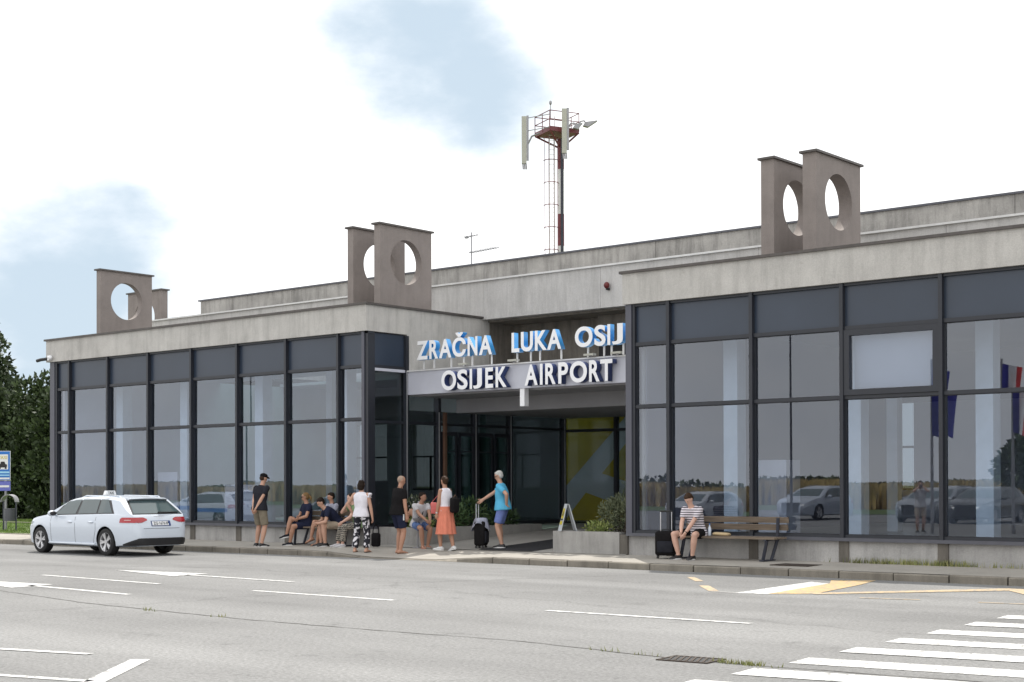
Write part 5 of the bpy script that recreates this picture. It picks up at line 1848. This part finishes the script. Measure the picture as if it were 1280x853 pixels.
        mb.build('skirt', skirt, root, smooth=180)
        mb = MB()
        mb.loft([oval(np.array((0, 0, P[2] * z_)), np.array((0, 1., 0)), np.array((1., 0, 0)), .110 * h, .092 * h, 20) for z_ in (1.05, 1.10)])
        mb.build('waistband', skirt, root, smooth=50)
    # ------------- shoes
    kind, smat = shoes
    for nm in 'LR':
        mb = MB()
        fd, fs_, fu, sole = J['fd' + nm], J['fs' + nm], J['fu' + nm], J['so' + nm]
        if kind == 'shoe':
            J['foot' + nm](mb, .006 * h, 1.06)
            sh_o = mb.build('shoe', smat, root, smooth=70)
            mb = MB()
            mb.loft([oval(sole + fd * x_ * h, fs_, fd, .0, .0, 4) for x_ in (0,)] * 0 + [[sole + fd * (.036 + .083 * math.cos(a)) * h + fs_ * .034 * math.sin(a) * h + fu * z_ * h for a in np.linspace(0, 2 * math.pi, 20, endpoint=False)] for z_ in (-.006, .010)])
            mb.build('sole', MT['sole'], sh_o, smooth=40)
        else:
            mb.loft([[sole + fd * (.036 + .080 * math.cos(a)) * h + fs_ * .031 * math.sin(a) * h + fu * z_ * h for a in np.linspace(0, 2 * math.pi, 20, endpoint=False)] for z_ in (-.006, .004)])
            for x_ in (.03, .065):
                mb.tube([sole + fd * x_ * h + fs_ * .030 * h, sole + fd * x_ * h + fu * .045 * h * (1 - x_ * 5), sole + fd * x_ * h - fs_ * .030 * h], .006 * h, 6)
            mb.build('sandal', smat, root, smooth=60)
    # ------------- hair
    hm = hairmat
    mb = MB()
    if hair in ('short', 'bob', 'pony', 'bun'):
        mb.ell(hd(-.010, 0, .026), (.053 * h, .0465 * h, .046 * h), ax, 16, 10)
        mb.ell(hd(-.022, 0, .002), (.040 * h, .044 * h, .044 * h), ax, 16, 10)
        if hair == 'bob':
            mb.ell(hd(-.020, 0, -.012), (.050 * h, .057 * h, .058 * h), ax, 16, 10)
            mb.ell(hd(-.026, 0, -.046), (.042 * h, .052 * h, .036 * h), ax, 16, 10)
        if hair == 'pony':
            mb.ell(hd(-.060, 0, .012), (.022 * h, .016 * h, .020 * h), ax)
            mb.tube([hd(-.066, 0, .014), hd(-.085, 0, -.02), hd(-.082, 0, -.065)], [.014 * h, .016 * h, .006 * h], 8)
        if hair == 'bun':
            mb.ell(hd(-.062, 0, .018), (.026 * h, .028 * h, .026 * h), ax)
            mb.ell(hd(-.030, 0, -.02), (.030 * h, .036 * h, .03 * h), ax)
        if hair == 'short': mb.ell(hd(.022, 0, .045), (.026 * h, .034 * h, .018 * h), ax)
    elif hair == 'stub':
        mb.ell(hd(-.008, 0, .014), (.049 * h, .0445 * h, .050 * h), ax, 16, 10)
    elif hair == 'cap':
        mb.ell(hd(-.022, 0, .000), (.038 * h, .044 * h, .036 * h), ax, 16, 10)
    link('hair', remeshed(mb, 'hair', hm, .006 * h, 1), root)
    if hair == 'cap':
        mb = MB()
        mb.ell(hd(-.004, 0, .036), (.060 * h, .050 * h, .040 * h), ax, 16, 10)
        link('cap', remeshed(mb, 'cap', MT['c_black'], .007 * h, 1), root)
        mb = MB()
        brim = [hd(.045 + .045 * math.sin(a), .042 * math.cos(a), .030 - .008 * math.sin(a)) for a in np.linspace(0, math.pi, 11)]
        mb.prism(brim, hu * .006 * h)
        mb.build('cap_brim', MT['c_black'], root)
    J.update(P=P, W=W, C=Cc, S=S, N=N, h=h, hd=hd, ta=ta, f1=f1, lat=lat, ax=ax)
    for ex in extras: ex(root, J)
    return root, J
def strap(mat, pts, r=.012, name='strap'):
    def f(root, J):
        b = MB()
        b.tube(pts(J), r, 6)
        b.build(name, mat, root, smooth=60)
    return f
def ruffle(root, J):
    b = MB()
    rr_ = []
    for k in range(6):
        t_ = k / 5
        c = J['shR'] + J['ta'] * (.03 - .02 * k) + np.array((.02, -.035 - .02 * math.sin(k * 1.3), 0))
        rr_.append([c + np.array((.07 * math.cos(a), .045 * math.sin(a) * (1 + .3 * math.sin(3 * a + k)), .012 * math.sin(2 * a))) for a in np.linspace(0, 2 * math.pi, 14, endpoint=False)])
    b.loft(rr_)
    b.build('ruffle', MT['c_white'], root, smooth=180)
def watch(mat, side):
    def f(root, J):
        w, e = J['wr' + side], J['el' + side]
        d = unit(e - w)
        b = MB()
        b.tube([w + d * .015, w + d * .045], .031, 12)
        b.build('watch', mat, root, smooth=50)
    return f
PZ = .155
# 1 man in the cap, seen from behind, hands clasped at his back
person('man in black cap and khaki shorts standing with hands clasped behind', (-2.45, -1.42, pave_z(-2.4, -1.42)), 92, 1.82, MT['skin'], MT['c_charcoal'], MT['c_khaki'], 'cap', ('shoe', MT['black']),
       lean=5, curl=10, head=(-8, 16), hands={'L': (-.20, .03, .86), 'R': (-.20, -.03, .87)}, elbows={'L': (-.6, 1, 0), 'R': (-.6, -1, 0)}, belly=.008, build=1.05, leg=.93,
       feet={'L': (.02, .13, 0, 14), 'R': (-.04, -.12, 0, -10)}, hairmat=MT['hair_brown'])
# 2 woman with sunglasses, legs crossed
person('blond woman in navy with sunglasses sitting cross legged at the bench left end', (-1.88, -.36, .165), -108, 1.70, MT['skin_tan'], MT['c_navy'], MT['c_navy'], 'pony', ('shoe', MT['c_charcoal']), pel=.53,
       lean=-6, curl=14, head=(-34, 2), sunglasses=True, hands={'L': (.26, .04, .66), 'R': (.22, -.04, .70)}, elbows={'L': (-.3, 1, -.6), 'R': (-.3, -1, -.6)},
       feet={'R': (.50, -.10, .20, -18, 10), 'L': (.46, .02, .0, -12)}, knees={'L': (1, .25, .6), 'R': (1, -.05, 1.0)}, leg=.80, hairmat=MT['hair_blond'])
# 4 person between, partly hidden
person('dark haired person in grey seated between the woman with sunglasses and leaning man', (-1.10, -.20, .165), -98, 1.66, MT['skin_tan'], MT['c_flame'], MT['c_beige'], 'short', ('sandal', MT['leather']), pel=.55,
       lean=-4, curl=10, head=(-20, 10), hands={'L': (.28, .08, .62), 'R': (.30, -.04, .62)}, elbows={'L': (-.3, 1, -.4), 'R': (-.3, -1, -.4)},
       feet={'R': (.46, -.26, .12, -22, 22), 'L': (.42, -.04, .0, -8)}, knees={'L': (1, .1, .8), 'R': (1, -.3, 1)}, leg=.75, hairmat=MT['hair_dark'],
       extras=[strap(MT['c_charcoal'], lambda J: [J['S'] + J['lat'] * .1 - J['f1'] * .12, J['S'] + J['lat'] * .1 + J['ta'] * .055, J['C'] + J['lat'] * .1 + J['f1'] * .14], .022)])
# 3 man leaning forward
person('dark haired man in navy polo leaning forward with elbows on knees', (-.72, -.30, .165), -120, 1.80, MT['skin'], MT['c_navy'], MT['c_beige'], 'short', ('shoe', MT['black']), pel=.54,
       lean=36, curl=20, head=(0, 34), hands={'L': (.58, .05, .56), 'R': (.56, -.05, .58)}, elbows={'L': (-.4, 1, -.8), 'R': (-.4, -1, -.8)},
       feet={'L': (.40, .17, .0, 10), 'R': (.44, -.10, 0, -8)}, leg=.85, sleeve=.6, build=1.05, hairmat=MT['hair_dark'])
# 5 woman in green
person('woman in green top and zigzag trousers seated with hand on chin', (-.02, -.30, .165), -118, 1.70, MT['skin_pale'], MT['c_green'], MT['c_zigzag'], 'bun', ('shoe', MT['c_lgrey']), pel=.54,
       lean=12, curl=12, head=(0, 10), hands={'R': (.31, -.03, 1.03), 'L': (.46, .10, .60)}, elbows={'L': (-.3, 1, -.6), 'R': (.2, -.9, -1.0)},
       feet={'L': (.46, .15, .0, 8), 'R': (.50, -.12, 0, -8)}, leg=1.86, hairmat=MT['hair_brown'],
       extras=[lambda root, J: [None for b in [MB()] for _ in [b.ell(J['hd'](.0, 0, .060), (.03, .075, .016), J['ax'])] for __ in [b.build('sunglasses', MT['black'], root, smooth=60)]]])
# 6 woman in white top and floral trousers, from behind
person('woman with black bob, white top and floral trousers standing, back to us', (1.22, -1.42, pave_z(1.2, -1.42)), 112, 1.68, MT['skin'], MT['c_white'], MT['c_floral'], 'bob', ('sandal', MT['black']),
       lean=1, curl=2, head=(-6, 4), hands={'L': (.10, .26, .92), 'R': (.02, -.29, .80)}, elbows={'L': (-.3, 1, -.2), 'R': (-.6, -1, 0)}, feet={'L': (.0, .16, 0, 10), 'R': (.0, -.14, 0, -10)}, leg=1.93, sleeve=.0, hairmat=MT['hair_dark'], build=.96,
       extras=[ruffle])
# 7 man in black
person('man with shaved grey head in black polo and navy shorts standing', (2.15, -1.12, pave_z(2.15, -1.1)), 74, 1.80, MT['skin_tan'], MT['c_black'], MT['c_navy'], 'stub', ('sandal', MT['leather']),
       lean=3, curl=6, head=(-10, 14), hands={'R': (.08, -.27, .82), 'L': (.10, .25, .80)}, elbows={'R': (-.8, -.4, 0), 'L': (-.8, .5, 0)}, belly=.016, build=1.1, leg=.80, sleeve=.62,
       feet={'L': (.06, .11, 0, 10), 'R': (.0, -.10, 0, -8)}, hairmat=MT['hair_stub'],
       extras=[strap(MT['leather'], lambda J: [J['N'] - J['f1'] * .075 + J['ta'] * .02, J['N'] + J['lat'] * -.075 + J['f1'] * .0 + J['ta'] * .02, J['C'] + J['f1'] * .14], .008, 'lanyard')])
# 8 person on the planter behind him
person('person in black seated on the planter with one foot up behind the man in black', (.66, .62, .64), 10, 1.62, MT['skin_tan'], MT['c_black'], MT['c_black'], 'short', ('sandal', MT['leather']), pel=.12,
       lean=-14, curl=8, head=(0, 5), hands={'L': (.10, .2, .30), 'R': (.15, -.2, .30)}, feet={'R': (.44, -.05, -.02, 0, 20), 'L': (.36, .12, -.02, 10)}, knees={'R': (.4, 0, 1), 'L': (.4, .1, 1)}, leg=.7, hairmat=MT['hair_dark'])
# 9 woman seated on planter corner
person('short haired woman in grey tee and denim shorts sitting on planter corner', (1.62, .10, .15), -18, 1.68, MT['skin_tan'], MT['c_lgrey'], MT['c_denim'], 'short', ('sandal', MT['c_red']), pel=.60,
       lean=16, curl=10, head=(38, 2), hands={'L': (.52, .05, .66), 'R': (.54, -.06, .68)}, elbows={'L': (-.5, 1, -.4), 'R': (-.5, -1, -.6)}, feet={'L': (.34, .08, 0, 8), 'R': (.42, -.10, 0, -6)}, leg=.72, hairmat=MT['hair_dark'],
       extras=[strap(MT['c_black'], lambda J: [J['S'] + J['lat'] * .1 + J['ta'] * .06, J['C'] + J['f1'] * .145 + J['lat'] * .0, J['P'] - J['lat'] * .17 + J['f1'] * .02 + J['ta'] * .05], .014)])
# 10 woman in coral skirt
person('woman in coral midi skirt and white sleeveless top standing', (3.0, -.40, .165), 182, 1.70, MT['skin_tan'], MT['c_white'], None, 'bun', ('shoe', MT['sole']),
       lean=1, curl=3, head=(-15, 2), hands={'L': (.12, .20, .80), 'R': (.16, -.2, .82)}, elbows={'L': (-.8, .5, 0), 'R': (-.8, -.5, 0)}, feet={'L': (.10, .07, 0, 12), 'R': (-.18, -.05, 0, -16, 16)}, sleeve=.0, skirt=MT['c_coral'], hairmat=MT['hair_brown'], build=.95,
       extras=[watch(MT['alu'], 'L'), strap(MT['c_black'], lambda J: [J['S'] - J['lat'] * .1 - J['f1'] * .11, J['S'] - J['lat'] * .1 + J['ta'] * .045, J['C'] - J['lat'] * .1 + J['f1'] * .12], .014)])
# 11 man in sky blue tee
person('grey haired man in sky blue tee holding the rolling case handle', (4.02, .46, ramp_z(.46)), 206, 1.78, MT['skin'], MT['c_sky'], MT['c_blue'], 'short', ('shoe', MT['black']),
       lean=4, curl=6, head=(0, 16), sunglasses=True, hands={'R': (.60, -.06, 1.06), 'L': (-.13, .17, 1.02)}, elbows={'R': (-.2, -.6, -1), 'L': (-.9, .8, .1)}, belly=.022, build=1.08, leg=.84, sleeve=.68,
       feet={'L': (.0, .10, .01, 12), 'R': (.06, -.09, 0, -6)}, hairmat=MT['hair_grey'])
# 12 young man on the bench
person('young man in striped tee sitting on the bench looking down at his hands', (9.93, -.36, .168), -96, 1.78, MT['skin_pale'], MT['c_stripe'], MT['c_black'], 'short', ('shoe', MT['black']), pel=.545,
       lean=13, curl=20, head=(-6, 42), hands={'L': (.46, .05, .52), 'R': (.46, -.05, .54)}, elbows={'L': (-.5, 1, -.3), 'R': (-.5, -1, -.3)}, feet={'L': (.36, .16, 0, 14), 'R': (.36, -.20, 0, -16)}, knees={'L': (1, .5, .6), 'R': (1, -.6, .6)},
       leg=.78, sleeve=.66, build=1.06, hairmat=MT['hair_brown'],
       extras=[strap(MT['c_black'], lambda J: [J['N'] + J['lat'] * .055 + J['f1'] * .0, J['N'] + J['f1'] * .052 - J['ta'] * .02, J['N'] - J['lat'] * .055, J['N'] - J['f1'] * .05, J['N'] + J['lat'] * .055], .009, 'collar'), watch(MT['black'], 'L')])
# 13 photographer across the road (mirrored)
person('photographer in pale shirt and beige shorts across the road, mirrored in glass', (4.69, -21.5, 0), 60, 1.74, MT['skin'], MT['c_lgrey'], MT['c_beige'], 'short', ('shoe', MT['black']),
       lean=2, curl=6, hands={'L': (.22, .06, 1.56), 'R': (.22, -.06, 1.56)}, elbows={'L': (0, 1, -1), 'R': (0, -1, -1)}, hairmat=MT['hair_brown'],
       extras=[lambda root, J: part('camera', MT['black'], root, (.14, .24, -.07, .07, 1.52, 1.62)) and None])
for o in [o for o in bpy.data.objects if o.type == 'MESH' and not o.data.vertices]:
    bpy.data.objects.remove(o)

# ------------------------------------------------------------------ luggage and hand-held things
def rbox(mb, x0, x1, y0, y1, z0, z1, r):
    rr_ = []
    for z_, k in ((z0, r), (z0 + r * .4, r * .25), (z0 + r, 0), (z1 - r, 0), (z1 - r * .4, r * .25), (z1, r)):
        ring = []
        for cx, cy, a0 in ((x1 - r, y1 - r, 0), (x0 + r, y1 - r, 90), (x0 + r, y0 + r, 180), (x1 - r, y0 + r, 270)):
            for a in (0, 30, 60, 90):
                t_ = R(a0 + a)
                ring.append((cx + (r - k) * math.cos(t_), cy + (r - k) * math.sin(t_), z_))
        rr_.append(ring)
    mb.loft(rr_)
def suitcase(label, loc, rz, w, d, h, hand):
    r = tag(empty('suitcase', loc, rz), label, 'suitcase', 'black wheeled suitcases')
    b = MB()
    rbox(b, -w / 2, w / 2, -d / 2, d / 2, .06, .06 + h, .05)
    b.build('shell', MT['c_black'], r, smooth=50)
    b = MB()
    rbox(b, -w / 2 + .04, w / 2 - .04, -d / 2 - .03, -d / 2 + .02, .12, .06 + h * .6, .03)
    b.build('pocket', MT['c_charcoal'], r, smooth=50)
    for sx in (-1, 1):
        for sy in (-1, 1):
            b = MB()
            b.tube([(sx * (w / 2 - .05) - .015, sy * (d / 2 - .05), .032), (sx * (w / 2 - .05) + .015, sy * (d / 2 - .05), .032)], .032, 10)
            b.build('wheel', MT['black'], r, smooth=40)
    b = MB()
    for sx in (-1, 1): b.tube([(sx * w * .27, d / 2 - .04, .06 + h), (sx * w * .27, d / 2 - .04, .06 + h + hand)], .011, 6)
    b.build('handle_tube', MT['alu'], r, smooth=40)
    b = MB()
    b.tube([(-w * .29, d / 2 - .04, .06 + h + hand), (w * .29, d / 2 - .04, .06 + h + hand)], .017, 8)
    b.build('handle', MT['black'], r, smooth=40)
    b = MB()
    b.tube([(-.08, 0, .06 + h), (-.06, 0, .095 + h), (.06, 0, .095 + h), (.08, 0, .06 + h)], .012, 6)
    b.build('grip', MT['black'], r, smooth=40)
    return r
suitcase('black suitcase with raised handle beside the seated young man', (9.33, -.62, .165), R(28), .42, .26, .50, .40)
sc2 = suitcase('black rolling case with grey jacket held by man in sky blue tee', (3.55, .22, ramp_z(.22)), R(116), .38, .26, .58, .40)
jk = MB()
rg = random.Random(4)
n = 28
rr_ = []
for k in range(9):
    t_ = k / 8
    ring = []
    for i in range(n):
        a = 2 * math.pi * i / n
        rad = .06 + .19 * t_ ** .8
        q = 1 + .10 * t_ * math.sin(a * 5 + 1) + .06 * t_ * math.sin(a * 9)
        z_ = .075 - .02 * t_ - (.20 * max(0, t_ - .45) / .55) * (1 + .5 * math.sin(a * 2 + .5))
        ring.append((rad * q * math.cos(a) * .8, rad * q * math.sin(a), z_))
    rr_.append(ring)
jk.loft(rr_, caps=False)
jk.add([(0, 0, .075)] + rr_[0], [(0, 1 + i, 1 + (i + 1) % n) for i in range(n)])
tag(jk.build('jacket', MT['c_flame'], None, 180, (3.55, .22, ramp_z(.22) + .64)), 'crumpled grey blue jacket draped over the rolling case', 'jacket')
# backpack of the woman in green
bk = tag(empty('backpack', (-.12, -.02, .60), R(-118)), 'dark grey backpack on the bench behind the woman in green', 'backpack')
b = MB()
rbox(b, -.14, .12, -.17, .17, .04, .52, .09)
b.build('bag_body', MT['c_charcoal'], bk, smooth=60)
b = MB()
rbox(b, -.19, -.10, -.13, .13, .08, .32, .05)
b.build('pocket', MT['c_black'], bk, smooth=60)
b = MB()
for s_ in (-.09, .09): b.tube([(.12, s_, .48), (.19, s_, .34), (.12, s_, .12)], .016, 6)
b.build('strap', MT['c_black'], bk, smooth=60)
# handbag
hb = tag(empty('handbag', (.80, -.52, .165), R(20)), 'black handbag on the ground against the planter beside floral trousers', 'handbag')
b = MB()
rbox(b, -.11, .11, -.07, .07, .02, .36, .05)
b.build('bag_body', MT['c_black'], hb, smooth=60)
b = MB()
b.tube([(.08 * math.cos(a), 0, .35 + .20 * math.sin(a)) for a in np.linspace(0, math.pi, 11)], .012, 6)
b.build('handle', MT['c_black'], hb, smooth=60)
# coral purse
cpz = tag(empty('purse', (2.62, -.40, 1.0), R(40)), 'small coral purse carried by woman in the coral skirt', 'purse')
b = MB()
rbox(b, -.075, .075, -.03, .03, 0, .27, .025)
b.build('bag_body', MT['c_coral2'], cpz, smooth=60)
b = MB()
b.box(-.078, .078, -.036, -.031, .17, .25)
b.build('flap', MT['c_coral2'], cpz)
b = MB()
b.tube([(-.05, 0, .27), (.08, 0, .42), (.16, .02, .52)], .006, 5)
b.build('strap', MT['c_coral2'], cpz)
# small black backpack on the coral woman
b5 = tag(empty('backpack', (3.22, -.37, 1.03), R(182)), 'small black backpack worn by the woman in the coral skirt', 'backpack')
b = MB()
rbox(b, -.10, .04, -.12, .12, 0, .36, .05)
b.build('bag_body', MT['c_black'], b5, smooth=60)
b = MB()
b.tube([(-.04, -.05, .36), (-.05, 0, .42), (-.04, .05, .36)], .008, 5)
b.build('handle', MT['leather'], b5)
# phone
b = MB()
b.box(-.006, .006, -.035, .035, -.07, .07)
tag(b.build('phone', MT['signwhite'], None, None, (2.40, -1.19, .93), R(60)), 'white phone in the right hand of man in black polo', 'phone')
# bottle and paper bag on the bench
bt = tag(empty('water_bottle', (10.22, -.36, .64)), 'clear water bottle on the bench beside the young man', 'bottle')
b = MB()
prof = [(.03, 0), (.034, .01), (.034, .15), (.012, .20), (.012, .22)]
b.loft([[(r_ * math.cos(a), r_ * math.sin(a), z_) for a in np.linspace(0, 6.2832, 14, endpoint=False)] for r_, z_ in prof])
b.build('bottle_body', MT['bottle'], bt, smooth=50)
b = MB()
b.tube([(0, 0, .22), (0, 0, .245)], .014, 10)
b.build('cap', MT['signblue'], bt, smooth=50)
b = MB()
rbox(b, -.17, .17, -.08, .08, 0, .09, .04)
b.v = [(x_ + .015 * math.sin(17 * y_ + 9 * z_), y_, z_ * (1 - .3 * abs(x_) / .17) + .008 * math.sin(31 * x_)) for x_, y_, z_ in b.v]
tag(b.build('paper_bag', MT['paper'], None, 60, (10.50, -.36, .642), R(10)), 'crumpled brown paper bag lying on the bench seat', 'paper bag')
# ashtray stand by the planter
at = tag(empty('ashtray_stand', (1.98, -.30, .165)), 'grey steel ashtray stand in front of the left planter', 'ashtray')
b = MB()
b.tube([(0, 0, 0), (0, 0, .02)], .13, 16)
b.build('base', MT['galv'], at, smooth=40)
b = MB()
b.tube([(0, 0, .02), (0, 0, .68)], .022, 8)
b.build('post', MT['galv'], at, smooth=40)
b = MB()
b.tube([(0, 0, .66), (0, 0, .72)], [.10, .13], 16)
b.build('tray', MT['galv'], at, smooth=40)
for o_ in (at,): o_.location = (1.75, -.05, .165)

# ------------------------------------------------------------------ flag poles and lamp post opposite (mirrored)
def flagpole(loc, h, label, fl):
    r = tag(empty('flagpole', loc), label, 'flagpole', 'flagpoles on the far side of the forecourt')
    b = MB()
    b.tube([(0, 0, 0), (0, 0, h)], [.06, .035], 10)
    b.build('pole', MT['galv'], r, smooth=40)
    cols = fl
    n = len(cols)
    x0 = 0.05
    wtot = .62
    for k, mname in enumerate(cols):
        b = MB()
        xa, xb = x0 + wtot * k / n, x0 + wtot * (k + 1) / n
        g_ = []
        for i in range(5):
            xx = xa + (xb - xa) * i / 4
            g_.append([(xx * (1 - .35 * v), .09 * math.sin(9 * xx + 2.2 * v), h - .15 - 2.35 * v - .25 * xx) for v in np.linspace(0, 1, 9)])
        vs = [p for q in g_ for p in q]
        b.add(vs, [(i * 9 + j, i * 9 + j + 1, i * 9 + j + 10, i * 9 + j + 9) for i in range(4) for j in range(8)])
        b.build('flag_stripe', MT[mname], r, smooth=180)
    return r
flagpole((5.70, -20.2, 0), 5.75, 'flagpole with hanging dark blue flag, mirrored right of the photographer', ['flagblue'])
flagpole((8.1, -20.2, 0), 5.75, 'flagpole with hanging red white and blue flag mirrored at right edge', ['flagblue', 'white', 'flagred'])
def lamp_post(loc, h, label):
    r = tag(empty('street_lamp', loc), label, 'street lamp', 'lamp posts along the far side of the forecourt')
    b = MB()
    b.tube([(0, 0, 0), (0, 0, h)], [.055, .035], 8)
    b.build('pole', MT['sill'], r, smooth=40)
    b = MB()
    b.tube([(0, 0, h), (.5, 0, h + .12), (.9, 0, h + .1)], .03, 6)
    b.box(.8, 1.3, -.09, .09, h + .05, h + .14)
    b.build('lamp_head', MT['galv'], r)
    return r
lamp_post((-1.94, -24, 0), 7.5, 'lamp post mirrored in the second full bay of the right wing')
lamp_post((-22.0, -24, 0), 7.5, 'lamp post mirrored in the left wing above the police car')
lamp_post((-34.0, -24, 0), 7.5, 'lamp post mirrored near the left end of the left wing')
